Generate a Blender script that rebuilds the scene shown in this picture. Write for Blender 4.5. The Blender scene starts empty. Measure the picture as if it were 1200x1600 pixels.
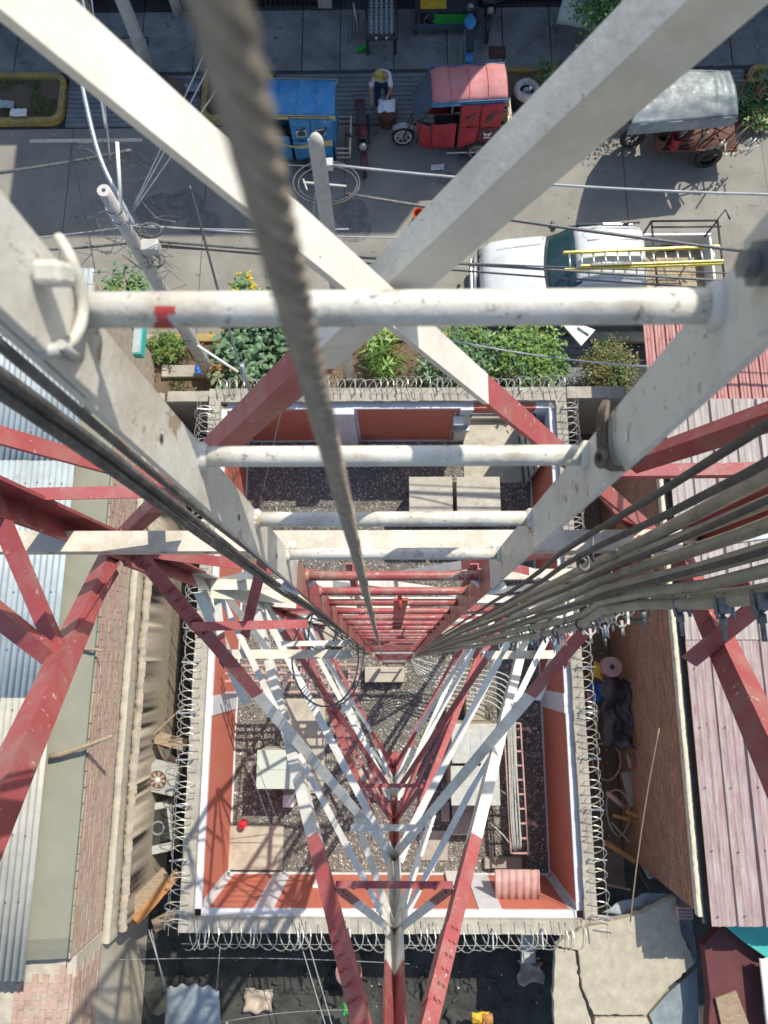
import bpy, bmesh, math, random
from mathutils import Vector, Matrix, noise
random.seed(7)
R_ = math.radians
C = bpy.context.scene.collection
S = bpy.context.scene
# ---------------------------------------------------------------- camera, world, sun, exposure
F = 1070.0; H = 15.0                    # focal length in photo pixels (1200 wide), camera height in metres
th = math.atan(235 / F); ph = math.atan(15 / F * math.cos(th))
RC = Matrix.Rotation(ph, 3, 'Y') @ Matrix.Rotation(th, 3, 'X')
cam = bpy.data.cameras.new('camera'); cam_o = bpy.data.objects.new('camera', cam); C.objects.link(cam_o)
cam_o.location = (0, 0, H); cam_o.rotation_euler = RC.to_euler()
cam.sensor_fit = 'HORIZONTAL'; cam.sensor_width = 36; cam.lens = 36 * F / 1200
cam.clip_start = 0.01; cam.clip_end = 500
cam.dof.use_dof = True; cam.dof.focus_distance = 1.9; cam.dof.aperture_fstop = 11
S.camera = cam_o
SUN = Vector((0.47, 0.706, 1.0)).normalized()          # towards the sun
w = bpy.data.worlds.new('World'); S.world = w; w.use_nodes = True
nt = w.node_tree; nt.nodes.clear()
wo = nt.nodes.new('ShaderNodeOutputWorld'); bg = nt.nodes.new('ShaderNodeBackground'); sk = nt.nodes.new('ShaderNodeTexSky')
sk.sky_type = 'NISHITA'; sk.sun_disc = False
sk.sun_elevation = math.asin(SUN.z); sk.sun_rotation = math.atan2(SUN.x, SUN.y)
bg.inputs[1].default_value = 0.15
nt.links.new(sk.outputs[0], bg.inputs[0]); nt.links.new(bg.outputs[0], wo.inputs[0])
sl = bpy.data.lights.new('sun', 'SUN'); sl.energy = 4.1; sl.angle = R_(0.53); sl.color = (1, 0.94, 0.83)
so = bpy.data.objects.new('sun', sl); C.objects.link(so); so.location = (20, 30, 60)
so.rotation_euler = SUN.to_track_quat('Z', 'Y').to_euler()
S.view_settings.view_transform = 'Standard'; S.view_settings.look = 'None'
S.view_settings.exposure = 0.46; S.view_settings.gamma = 1; S.view_settings.use_curve_mapping = False
S.render.engine = 'CYCLES'

def P(px, py, h=0.0):                    # surveying helper: a direction in the photo to a point at a known height
    v = RC @ Vector(((px - 600) / F, (800 - py) / F, -1)); t = (h - H) / v.z
    return Vector((0, 0, H)) + v * t
def Q(px, py, d): return P(px, py, H - d)
def Yp(px, py, yp):                      # same, but to a point on the upright plane y = yp
    v = RC @ Vector(((px - 600) / F, (800 - py) / F, -1)); return Vector((0, 0, H)) + v * (yp / v.y)
def Xp(px, py, xp):
    v = RC @ Vector(((px - 600) / F, (800 - py) / F, -1)); return Vector((0, 0, H)) + v * (xp / v.x)

# ---------------------------------------------------------------- materials
MATS = {}
def pm(name, col, rough=.7, var=.18, vs=3.0, bump=.15, bs=40, metal=0, spots=None, dirt=None, band=None, stretch=None, emit=None, alpha=None, trans=None):
    """spots: list of (colour, threshold, scale); dirt: (colour, amount, scale); band: list of (world z, colour)"""
    if name in MATS: return MATS[name]
    m = bpy.data.materials.new(name); m.use_nodes = True; n = m.node_tree; L = n.links; b = n.nodes['Principled BSDF']
    b.inputs['Roughness'].default_value = rough; b.inputs['Metallic'].default_value = metal
    tc = n.nodes.new('ShaderNodeNewGeometry'); src = tc.outputs['Position']
    if stretch:
        mp = n.nodes.new('ShaderNodeMapping'); mp.inputs['Scale'].default_value = stretch; L.new(src, mp.inputs[0]); sv = mp.outputs[0]
    else: sv = src
    def nz(scale, det=5, v=sv, r=.6):
        t = n.nodes.new('ShaderNodeTexNoise'); t.inputs['Scale'].default_value = scale; t.inputs['Detail'].default_value = det
        t.inputs['Roughness'].default_value = r; L.new(v, t.inputs['Vector']); return t.outputs[0]
    def rng(x, a, c_, lo, hi):
        t = n.nodes.new('ShaderNodeMapRange'); t.inputs[1].default_value = a; t.inputs[2].default_value = c_
        t.inputs[3].default_value = lo; t.inputs[4].default_value = hi; L.new(x, t.inputs[0]); return t.outputs[0]
    def mix(f, a, c_, mode='MIX'):
        t = n.nodes.new('ShaderNodeMix'); t.data_type = 'RGBA'; t.blend_type = mode
        if isinstance(f, float): t.inputs[0].default_value = f
        else: L.new(f, t.inputs[0])
        for k, x in ((6, a), (7, c_)):
            if isinstance(x, tuple): t.inputs[k].default_value = (*x[:3], 1)
            else: L.new(x, t.inputs[k])
        return t.outputs[2]
    if band:
        sp = n.nodes.new('ShaderNodeSeparateXYZ'); L.new(src, sp.inputs[0])
        cur = band[0][1]
        for z0, c2 in band[1:]:
            t = n.nodes.new('ShaderNodeMath'); t.operation = 'GREATER_THAN'; t.inputs[1].default_value = z0; L.new(sp.outputs[2], t.inputs[0])
            cur = mix(t.outputs[0], cur, c2)
        base = cur
    else:
        rg = n.nodes.new('ShaderNodeRGB'); rg.outputs[0].default_value = (*col, 1); base = rg.outputs[0]
    oi = n.nodes.new('ShaderNodeObjectInfo')
    f1 = rng(nz(vs), .3, .7, 1 - var, 1 + var)
    f2 = rng(oi.outputs['Random'], 0, 1, 1 - var * .35, 1 + var * .35)
    mu = n.nodes.new('ShaderNodeMath'); mu.operation = 'MULTIPLY'; L.new(f1, mu.inputs[0]); L.new(f2, mu.inputs[1])
    cb = n.nodes.new('ShaderNodeCombineColor')
    for k in range(3): L.new(mu.outputs[0], cb.inputs[k])
    c = mix(1.0, base, cb.outputs[0], 'MULTIPLY')
    if dirt:
        c = mix(rng(nz(dirt[2], 8, r=.7), .45, .75, 0, dirt[1]), c, dirt[0])
    for s in (spots or []):
        c = mix(rng(nz(s[2], 6, r=.75), s[1], s[1] + .02, 0, .85), c, s[0])
    L.new(c, b.inputs['Base Color'])
    if bump:
        bp = n.nodes.new('ShaderNodeBump'); bp.inputs['Strength'].default_value = bump; bp.inputs['Distance'].default_value = .01
        L.new(nz(bs, 6), bp.inputs['Height']); L.new(bp.outputs[0], b.inputs['Normal'])
    L.new(rng(nz(vs * 2.3), .3, .7, max(.02, rough - .12), min(1, rough + .12)), b.inputs['Roughness'])
    if trans: b.inputs['Transmission Weight'].default_value = trans
    if alpha: b.inputs['Alpha'].default_value = alpha
    if emit: b.inputs['Emission Color'].default_value = (*emit[0], 1); b.inputs['Emission Strength'].default_value = emit[1]
    MATS[name] = m; return m
WH = (.63, .61, .545); RD = (.32, .068, .070)
def bands(lst): return [(0, lst[0][0])] + [(H - d0, c) for c, d0 in lst[:-1][::-1]] if False else None
def depth_bands(seq):       # seq: colours from the top down with the depth where each ends
    out = [(0, seq[-1][0])]
    for (c, d) in reversed(seq[:-1]): out.append((H - d, c))
    return out
TB = depth_bands([(WH, .92), (RD, 3.62), (WH, 6.4), (RD, 9.2), (WH, 11.9), (RD, 99)])
chip = [((.50, .46, .41), .635, 34), ((.10, .06, .045), .66, 55)]
m_tower = pm('tower_paint', RD, .5, .12, 5, .12, 90, band=TB, spots=chip, dirt=((.30, .25, .2), .55, 9))
m_ladder = pm('ladder_paint', RD, .48, .1, 7, .12, 120, band=depth_bands([(WH, 1.44), (RD, 6.7), (WH, 7.5), (RD, 10.5), (WH, 12.5), (RD, 99)]),
              spots=[((.20, .17, .14), .635, 60), ((.30, .22, .14), .60, 17), ((.10, .08, .06), .65, 110)], dirt=((.33, .27, .18), .9, 7))
m_rung = pm('rung_paint', RD, .4, .08, 9, .15, 140, band=depth_bands([(WH, 1.44), (RD, 6.7), (WH, 7.5), (RD, 10.5), (WH, 12.5), (RD, 99)]),
            spots=[((.15, .13, .11), .615, 75), ((.36, .32, .26), .595, 28), ((.07, .05, .04), .64, 140)], dirt=((.30, .25, .18), .9, 16))
m_beam = pm('beam_paint', (.62, .57, .46), .6, .12, 8, .15, 100, spots=[((.22, .17, .12), .64, 60)], dirt=((.34, .27, .19), .8, 10))
m_red = pm('red_paint', (.40, .05, .045), .5, .15, 8, .1, 90, spots=[((.5, .45, .4), .63, 40)])
m_redp = pm('faded_red_metal', (.45, .26, .23), .6, .2, 6)
m_white = pm('white_paint', (.72, .71, .67), .5, .08, 6, .08, 60, dirt=((.35, .32, .27), .35, 6))
m_galv = pm('galvanised_steel', (.42, .45, .47), .42, .2, 20, .1, 80, metal=.6)
m_bolt = pm('bolt_zinc', (.17, .18, .19), .5, .4, 60, .2, 90, metal=.45, dirt=((.3, .28, .22), .6, 40))
m_wire = pm('concertina_wire', (.62, .60, .51), .45, .25, 12, 0, metal=.35)
m_rope = pm('wire_rope', (.34, .28, .215), .75, .2, 120, .3, 600, dirt=((.20, .16, .12), .5, 160))
m_black = pm('black_cable', (.085, .085, .08), .5, .3, 30, .15, 90, dirt=((.26, .25, .23), .8, 22), spots=[((.4, .39, .36), .63, 60)])
m_thin = pm('thin_black_cable', (.06, .06, .055), .55, .2, 20, .1, 90, dirt=((.18, .17, .15), .5, 25))
m_feed = pm('feeder_cable', (.36, .335, .24), .5, .25, 14, .3, 150, dirt=((.34, .31, .24), .6, 30), spots=[((.42, .42, .34), .61, 45), ((.05, .05, .04), .63, 18)])
m_gwire = pm('grey_wire', (.33, .34, .34), .6, .2, 4, 0)
m_cond = pm('grey_conduit', (.42, .42, .38), .6, .15, 8, .05)
m_strap = pm('brown_strap', (.12, .09, .065), .7, .3, 30, .3, 200)
m_whitep = pm('white_strap', (.55, .53, .46), .6, .15, 30, .2, 120, dirt=((.3, .27, .2), .6, 20))
m_gravel = pm('gravel', (.31, .30, .275), .9, .55, 9, .3, 60)
m_gbase = pm('gravel_bed', (.13, .12, .105), .95, .4, 20, .6, 60)
m_asph = pm('road_concrete', (.258, .245, .208), .92, .16, .9, .35, 60, dirt=((.14, .13, .11), .6, .7), spots=[((.12, .115, .10), .64, 2.2), ((.10, .095, .085), .66, 9)])
m_side = pm('sidewalk_concrete', (.22, .225, .21), .92, .25, 1.2, .3, 50, dirt=((.075, .078, .075), .8, 1.6), spots=[((.07, .065, .06), .62, 3.5)])
m_dark = pm('shade_dark_floor', (.040, .042, .037), .95, .5, 3, .5, 20, dirt=((.065, .065, .055), .6, 2.2), spots=[((.09, .09, .08), .66, 9)])  # base colour darkened to stand in for shade over the back yard
m_earth = pm('earth', (.16, .115, .075), .95, .35, 3, .6, 25, dirt=((.07, .05, .035), .6, 3))
m_yel = pm('yellow_kerb_paint', (.38, .26, .06), .8, .3, 5, .25, 40, dirt=((.20, .185, .15), .95, 3), spots=[((.2, .19, .17), .58, 14)])
m_conc = pm('concrete', (.36, .33, .27), .88, .18, 4, .35, 50, dirt=((.2, .18, .15), .5, 3.5))
m_slab = pm('pale_concrete', (.43, .395, .315), .9, .12, 5, .25, 70, dirt=((.27, .235, .18), .8, 3), spots=[((.2, .17, .13), .63, 12)])
m_plas = pm('rough_plaster', (.43, .385, .30), .95, .25, 5, .8, 22, dirt=((.22, .19, .14), .6, 5))
m_plas2 = pm('crumbling_mortar', (.36, .31, .235), .97, .3, 9, 1.0, 14, dirt=((.12, .10, .075), .75, 9))
m_wallr = pm('terracotta_wall_paint', (.53, .15, .095), .85, .12, 2.5, .2, 60, dirt=((.40, .17, .11), .85, 2.5), spots=[((.52, .36, .28), .645, 30), ((.30, .09, .06), .62, 9)], stretch=(1, 1, .5))
m_wallw = pm('white_wall_paint', (.64, .64, .65), .85, .08, 3, .2, 60, dirt=((.36, .34, .31), .75, 6), spots=[((.28, .26, .23), .63, 18)])
m_brick = pm('orange_brick', (.38, .185, .115), .9, .22, 4, .35, 70, dirt=((.22, .10, .065), .5, 3))
m_brickp = pm('pale_pink_brick', (.40, .265, .20), .93, .2, 5, .5, 60, dirt=((.41, .35, .27), .95, 4), spots=[((.44, .39, .31), .58, 16)])
m_mort = pm('mortar', (.31, .16, .10), .95, .25, 8, .5, 50)
m_mortp = pm('pale_mortar', (.40, .34, .27), .95, .2, 8, .5, 50)
m_tin = pm('galvanised_roof_sheet', (.37, .42, .43), .6, .12, 2.0, .08, 40, metal=.1, dirt=((.27, .28, .26), .7, 3), spots=[((.24, .17, .11), .66, 6)])
m_tino = pm('old_roof_sheet', (.37, .36, .31), .6, .15, 2.5, .08, 40, dirt=((.28, .24, .19), .6, 3))
m_olive = pm('olive_membrane', (.225, .22, .165), .85, .08, 2, .1, 200)
m_rib = pm('weathered_maroon_roof', (.31, .215, .205), .85, .2, 2.5, .2, 30, stretch=(7, .8, 1), dirt=((.43, .40, .36), .95, 2.2), spots=[((.20, .085, .085), .60, 3), ((.47, .45, .41), .63, 12)])
m_ribg = pm('weathered_grey_roof', (.38, .345, .31), .8, .2, 2.5, .2, 30, stretch=(7, .55, 1), dirt=((.27, .15, .14), .85, 2.2), spots=[((.47, .44, .38), .57, 3)])
m_ribr = pm('faded_red_roof', (.40, .16, .14), .7, .2, 2.5, .15, 30, stretch=(7, .8, 1), dirt=((.47, .33, .29), .9, 2), spots=[((.5, .42, .37), .62, 9)])
m_gut = pm('dark_gutter', (.05, .055, .055), .6, .2, 5)
m_cream = pm('cream_flashing', (.62, .56, .42), .7, .15, 5)
m_wood = pm('old_wood', (.30, .22, .14), .85, .3, 8, .5, 60, stretch=(1, 6, 6))
m_woodo = pm('orange_wood', (.42, .19, .06), .8, .2, 8, .3, 60)
m_pole = pm('concrete_pole', (.45, .42, .375), .85, .15, 6, .3, 80, dirt=((.28, .25, .2), .4, 5))
m_tank = pm('blue_grey_tarp', (.20, .235, .255), .6, .2, 3, .5, 9, dirt=((.36, .37, .36), .6, 3))
m_carw = pm('white_car_paint', (.58, .61, .61), .3, .05, 2, 0, dirt=((.42, .40, .35), .6, 2.5))
m_glass = pm('vehicle_glass', (.025, .06, .07), .08, .1, 3, 0)
m_tyre = pm('tyre_rubber', (.03, .03, .03), .8, .3, 20, .2)
m_rim = pm('light_rim', (.5, .5, .5), .35, .1, 10, 0, metal=.7)
m_darkm = pm('dark_metal', (.035, .037, .04), .5, .3, 20, .1)
m_rust = pm('rusty_metal', (.12, .055, .038), .8, .35, 15, .3)
m_yell = pm('yellow_ladder', (.72, .58, .03), .4, .08, 8, 0)
m_alu = pm('aluminium', (.6, .62, .64), .35, .1, 10, 0, metal=.7)
m_bedw = pm('straw_bed_floor', (.38, .31, .2), .9, .3, 12, .5, 30)
m_redc = pm('red_canvas', (.40, .028, .04), .7, .25, 6, .6, 14, dirt=((.22, .03, .035), .7, 5), spots=[((.45, .16, .14), .64, 20)])
m_mar = pm('maroon_panel', (.11, .018, .028), .6, .2, 6)
m_pinkc = pm('faded_red_canopy', (.48, .17, .17), .7, .15, 5, .4, 10, dirt=((.36, .22, .21), .8, 4))
m_bluec = pm('blue_canvas', (.03, .20, .42), .7, .15, 5, .5, 14, dirt=((.16, .33, .46), .85, 4), spots=[((.3, .4, .45), .64, 12)])
m_blueg = pm('grey_blue_plastic', (.08, .11, .15), .35, .2, 6, .2, 12)
m_cry = pm('cream_yellow_trim', (.52, .44, .2), .6, .12, 8)
m_silv = pm('silver_tarp', (.15, .18, .185), .55, .25, 3, .9, 7, metal=.15)
m_orange = pm('orange_plastic', (.75, .12, .02), .45, .05, 8, 0)
m_green = pm('green_plastic', (.03, .35, .05), .5, .1, 8)
m_bluep = pm('blue_plastic', (.02, .12, .42), .5, .3, 14, .4, 20)
m_yp = pm('yellow_plastic', (.62, .38, .03), .5, .2, 8)
m_teal = pm('teal_sheet', (.06, .42, .36), .6, .15, 5, .1)
m_skin = pm('skin', (.35, .19, .12), .6, .1, 8, 0)
m_shirt = pm('pale_shirt', (.58, .62, .68), .85, .1, 10, .4, 20)
m_pant = pm('navy_trousers', (.02, .045, .10), .85, .2, 10, .3, 20)
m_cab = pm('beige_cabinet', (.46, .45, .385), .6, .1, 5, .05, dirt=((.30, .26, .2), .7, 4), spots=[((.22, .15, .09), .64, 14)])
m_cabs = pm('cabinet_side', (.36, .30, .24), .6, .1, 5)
m_pgreen = pm('pale_green_cabinet', (.50, .53, .44), .5, .06, 5, .05, dirt=((.38, .36, .3), .4, 5))
def leafmat(name, c, v=.45):
    m = pm(name, c, .55, v, 5, .1, 60); b = m.node_tree.nodes['Principled BSDF']
    b.inputs['Subsurface Weight'].default_value = 0; return m
m_leaf = leafmat('bright_leaf', (.15, .26, .05)); m_leaf2 = leafmat('dark_leaf', (.06, .13, .045)); m_leaf3 = leafmat('blue_green_leaf', (.12, .215, .105))
m_leafy = leafmat('olive_leaf', (.17, .16, .045)); m_grass = leafmat('grass_blade', (.07, .15, .03)); m_dry = leafmat('dry_leaf', (.28, .18, .07))

# ---------------------------------------------------------------- mesh helpers
class MB:
    def __init__(s): s.v = []; s.f = []; s.sm = False
    def add(s, vs, fs):
        o = len(s.v); s.v += [tuple(x) for x in vs]; s.f += [tuple(i + o for i in f) for f in fs]; return s
    def frame(s, c, X, Y, Z, sx, sy, sz):
        c = Vector(c); vs = [c + X * (a * sx / 2) + Y * (b * sy / 2) + Z * (d * sz / 2) for d in (-1, 1) for b in (-1, 1) for a in (-1, 1)]
        return s.add(vs, [(0, 2, 3, 1), (4, 5, 7, 6), (0, 1, 5, 4), (2, 6, 7, 3), (0, 4, 6, 2), (1, 3, 7, 5)])
    def box(s, x0, x1, y0, y1, z0, z1):
        return s.frame(((x0 + x1) / 2, (y0 + y1) / 2, (z0 + z1) / 2), Vector((1, 0, 0)), Vector((0, 1, 0)), Vector((0, 0, 1)), abs(x1 - x0), abs(y1 - y0), abs(z1 - z0))
    def bar(s, p0, p1, w_, h_, up=(0, 0, 1)):
        p0 = Vector(p0); p1 = Vector(p1); X = (p1 - p0); l = X.length; X.normalize(); up = Vector(up)
        Y = up.cross(X)
        if Y.length < 1e-4: Y = Vector((0, 1, 0)).cross(X)
        Y.normalize(); Z = X.cross(Y)
        return s.frame((p0 + p1) / 2, X, Y, Z, l, w_, h_)
    def angle(s, p0, p1, w_, t, a, b):
        p0 = Vector(p0); p1 = Vector(p1); X = p1 - p0; l = X.length; X.normalize()
        a = Vector(a); a = (a - X * a.dot(X)).normalized(); b = Vector(b); b = (b - X * b.dot(X)).normalized()
        n1 = (b - a * b.dot(a)).normalized(); n2 = (a - b * a.dot(b)).normalized(); c = (p0 + p1) / 2
        s.frame(c + a * (w_ / 2) + n1 * (t / 2), X, a, X.cross(a), l, w_, t)
        s.frame(c + b * (w_ / 2 + t * .5) + n2 * (t / 2), X, b, X.cross(b), l, w_ - t, t); return s
    def tube(s, pts, r, n=8, cap=True, closed=False):
        pts = [Vector(p) for p in pts]; N = len(pts); o = len(s.v); ref = None; rr = r if hasattr(r, '__len__') else [r] * N
        for i, p in enumerate(pts):
            if closed: T = pts[(i + 1) % N] - pts[i - 1]
            else: T = pts[min(i + 1, N - 1)] - pts[max(i - 1, 0)]
            T.normalize()
            if ref is None: ref = Vector((0, 0, 1)) if abs(T.z) < .9 else Vector((0, 1, 0))
            A = (ref - T * ref.dot(T)).normalized(); B = T.cross(A); ref = A
            for k in range(n):
                an = 2 * math.pi * k / n; s.v.append(tuple(p + (A * math.cos(an) + B * math.sin(an)) * rr[i]))
        for i in range(N - 1 + (1 if closed else 0)):
            j = (i + 1) % N
            for k in range(n): s.f.append((o + i * n + k, o + i * n + (k + 1) % n, o + j * n + (k + 1) % n, o + j * n + k))
        if cap and not closed:
            s.f.append(tuple(o + k for k in reversed(range(n)))); s.f.append(tuple(o + (N - 1) * n + k for k in range(n)))
        s.sm = n > 5; return s
    def lathe(s, c, prof, n=20, ax='z'):
        c = Vector(c); o = len(s.v)
        for r, z in prof:
            for k in range(n):
                a = 2 * math.pi * k / n; q = (r * math.cos(a), r * math.sin(a), z)
                q = {'z': q, 'y': (q[0], q[2], q[1]), 'x': (q[2], q[0], q[1])}[ax]; s.v.append(tuple(c + Vector(q)))
        for i in range(len(prof) - 1):
            for k in range(n): s.f.append((o + i * n + k, o + i * n + (k + 1) % n, o + (i + 1) * n + (k + 1) % n, o + (i + 1) * n + k))
        return s
    def grid(s, fn, nu, nv, thick=0):
        o = len(s.v)
        for j in range(nv + 1):
            for i in range(nu + 1): s.v.append(tuple(fn(i / nu, j / nv)))
        for j in range(nv):
            for i in range(nu):
                a = o + j * (nu + 1) + i; s.f.append((a, a + 1, a + nu + 2, a + nu + 1))
        return s
    def prism(s, poly, z0, z1, axis='z'):
        n = len(poly); mk = {'z': lambda p, z: (p[0], p[1], z), 'y': lambda p, z: (p[0], z, p[1]), 'x': lambda p, z: (z, p[0], p[1])}[axis]
        vs = [mk(p, z0) for p in poly] + [mk(p, z1) for p in poly]
        fs = [tuple(reversed(range(n))), tuple(range(n, 2 * n))] + [(i, (i + 1) % n, n + (i + 1) % n, n + i) for i in range(n)]
        return s.add(vs, fs)
def tag(o, label=None, cat=None, group=None, kind=None):
    if label: o['label'] = label
    if cat: o['category'] = cat
    if group: o['group'] = group
    if kind: o['kind'] = kind
    return o
def wpos(o):
    p = Vector((0, 0, 0))
    while o: p += Vector(o.location); o = o.parent
    return p
def obj(name, mb, mat, parent=None, bevel=0, smooth=None, solid=0):
    """mesh from world coordinates, origin at its base, linked as one object"""
    me = bpy.data.meshes.new(name); vs = [Vector(v) for v in mb.v]
    lo = Vector((min(v.x for v in vs), min(v.y for v in vs), min(v.z for v in vs))); hi = Vector((max(v.x for v in vs), max(v.y for v in vs), max(v.z for v in vs)))
    org = Vector(((lo.x + hi.x) / 2, (lo.y + hi.y) / 2, lo.z))
    me.from_pydata([tuple(v - org) for v in vs], [], mb.f); me.materials.append(mat)
    bm = bmesh.new(); bm.from_mesh(me)
    if len(bm.faces) < 60000: bmesh.ops.recalc_face_normals(bm, faces=bm.faces)
    bm.to_mesh(me); bm.free()
    if smooth if smooth is not None else mb.sm:
        for p in me.polygons: p.use_smooth = len(p.vertices) < 5
    o = bpy.data.objects.new(name, me); C.objects.link(o)
    if parent: o.parent = parent; o.location = org - wpos(parent)
    else: o.location = org
    if solid: md = o.modifiers.new('solid', 'SOLIDIFY'); md.thickness = solid
    if bevel: md = o.modifiers.new('bevel', 'BEVEL'); md.width = bevel; md.segments = 2; md.limit_method = 'ANGLE'
    return o
def empty(name, loc, label=None, cat=None, group=None):
    o = bpy.data.objects.new(name, None); C.objects.link(o); o.location = loc; o.empty_display_size = .2
    return tag(o, label, cat, group)
def inst(name, me, parent, loc, rot=(0, 0, 0), sc=(1, 1, 1)):
    o = bpy.data.objects.new(name, me); C.objects.link(o); o.rotation_euler = rot; o.scale = sc
    o.parent = parent; o.location = Vector(loc) - (wpos(parent) if parent else Vector()); return o
def cmesh(name, mb, mat, smooth=False):
    me = bpy.data.meshes.new(name); me.from_pydata(mb.v, [], mb.f); me.materials.append(mat)
    bm = bmesh.new(); bm.from_mesh(me); bmesh.ops.recalc_face_normals(bm, faces=bm.faces); bm.to_mesh(me); bm.free()
    if smooth:
        for p in me.polygons: p.use_smooth = True
    return me
def struct(name, mb, mat, **k): return tag(obj(name, mb, mat, **k), kind='structure')
def copytree(o, loc, rz, label, parent=None):
    def cp(x, par):
        c = x.copy(); C.objects.link(c); c.parent = par
        for ch in x.children: cp(ch, c)
        return c
    c = cp(o, None); c.location = loc; c.rotation_euler.z = rz; c['label'] = label; return c
rnd = random.uniform
hexm = MB(); hexm.lathe((0, 0, 0), [(0.0001, .012), (.011, .012), (.011, 0), (.016, 0), (.016, -.003), (.0001, -.003)], 6); BOLT = cmesh('bolt', hexm, m_tower)
BOLTZ = cmesh('bolt_zinc', hexm, m_bolt)
def bolt(parent, p, n, me=None, sc=1):
    o = inst('bolt', me or BOLT, parent, p, Vector(n).to_track_quat('Z', 'Y').to_euler(), (sc, sc, sc)); return o

# ================================================================ THE SETTING
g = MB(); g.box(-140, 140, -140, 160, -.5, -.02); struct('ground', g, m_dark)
g = MB(); g.box(-60, 60, 7.62, 13.42, -.02, 0); struct('road', g, m_asph)
# road joints / worn yellow strip line
g = MB(); g.box(3.2, 7.0, 9.85, 9.95, .0, .004); g.box(-9.3, -6.4, 13.02, 13.12, .0, .004); struct('road_marking', g, m_cream)
root = empty('roadway_joints', (0, 9, 0)); tag(root, kind='structure')
for i, x in enumerate((-8.2, -4.7, -1.2, 2.3, 5.8, 9.3)):
    g = MB(); g.box(x, x + .018, 7.64, 13.4, .0, .003); obj('joint', g, m_gut, root)
# far sidewalk
root = tag(bpy.data.objects.new('sidewalk', None), kind='structure'); C.objects.link(root); root.location = (0, 15.8, 0)
xs = [-13, -11.6, -9.9, -8.3, -6.6, -5.2, -3.7, -2.35, -1.35, .05, 1.45, 2.9, 4.15, 5.5, 7.2, 8.8, 10.5, 12.2, 14]
for i in range(len(xs) - 1):
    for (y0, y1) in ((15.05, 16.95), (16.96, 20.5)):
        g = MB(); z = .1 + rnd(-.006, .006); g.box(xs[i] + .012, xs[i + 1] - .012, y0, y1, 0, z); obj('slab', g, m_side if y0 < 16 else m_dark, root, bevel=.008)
g = MB(); g.box(-13.1, 14.1, 14.85, 20.6, -.1, .07); obj('slab_bedding', g, m_gut, root)
# ribbed ramps between planting beds
m_ramp = pm('ribbed_tile', (.17, .18, .19), .85, .2, 3, .2, 40)
root = tag(bpy.data.objects.new('pavement_ramp', None), kind='structure'); C.objects.link(root); root.location = (0, 14.2, 0)
for (x0, x1) in ((-8.4, -4.95), (-3.0, 2.0), (7.0, 9.05)):
    n = 11; dy = 1.5 / n
    for k in range(n):
        g = MB(); g.box(x0, x1, 13.44 + k * dy + .01, 13.44 + (k + 1) * dy - .008, 0, .05 + .004 * k + rnd(-.002, .002)); obj('tile', g, m_ramp, root)
# planting beds with yellow kerbs
def bed(x0, x1, y0, y1, name_label, rad=.35):
    root = tag(bpy.data.objects.new('planting_bed', None), kind='structure'); C.objects.link(root); root.location = ((x0 + x1) / 2, y0, 0)
    def outline(i, r):
        pts = []
        for cx, cy, a0 in ((x1 - r, y1 - r, 0), (x0 + r, y1 - r, 90), (x0 + r, y0 + r, 180), (x1 - r, y0 + r, 270)):
            for k in range(7):
                a = R_(a0 + 15 * k); pts.append((cx + (r - i) * math.cos(a), cy + (r - i) * math.sin(a)))
        return pts
    o_, i_ = outline(0, rad), outline(.14, rad); n = len(o_); m = MB()
    vs = [(p[0], p[1], 0) for p in o_] + [(p[0], p[1], .17) for p in o_] + [(p[0], p[1], .17) for p in i_] + [(p[0], p[1], 0) for p in i_]
    fs = []
    for r in range(3):
        for k in range(n): fs.append((r * n + k, r * n + (k + 1) % n, (r + 1) * n + (k + 1) % n, (r + 1) * n + k))
    m.add(vs, fs); obj('kerb', m, m_yel, root)
    m = MB(); m.prism(i_, 0, .08); obj('soil', m, m_earth, root); return root
bed(-14, -8.45, 13.5, 15.0, ''); bed(-4.9, -3.05, 13.5, 15.0, ''); bed(2.05, 6.9, 13.5, 15.0, ''); bed(9.1, 13.5, 13.3, 15.0, '')
# near verge
g = MB(); g.box(-5.6, 3.55, 5.62, 7.4, -.1, .05); struct('verge_soil', g, m_earth)
g = MB(); g.box(-14, -5.4, 7.36, 7.60, -.05, .12); g.box(4.62, 14, 7.36, 7.60, -.05, .12); struct('near_kerb', g, m_conc, bevel=.02)
g = MB(); g.box(-5.4, 3.6, 7.40, 7.60, 0, .14); tag(obj('kerb', g, m_yel, bevel=.02), kind='structure')
root = tag(bpy.data.objects.new('footpath', None), kind='structure'); C.objects.link(root); root.location = (4.3, 7, 0)
for k in range(12):
    g = MB(); g.box(3.6, 4.62, 5.64 + k * .156, 5.64 + k * .156 + .146, 0, .06); obj('tile', g, m_ramp, root)
g = MB(); g.box(-5.4, 3.58, 5.42, 5.75, 0, .22); g.box(-5.4, -2.6, 6.5, 6.8, 0, .16); tag(obj('edging', g, m_conc, bevel=.02), kind='structure')

# ---------------------------------------------------------------- compound
XL, XR, YB, YF, WHT = -3.33, 3.12, -4.15, 4.97, 2.1
XLo, XRo, YBo, YFo = -3.67, 3.44, -4.48, 5.36
g = MB(); g.box(XLo, XRo, YBo, YFo, -.02, .02); struct('compound_floor', g, m_gbase)
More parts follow.
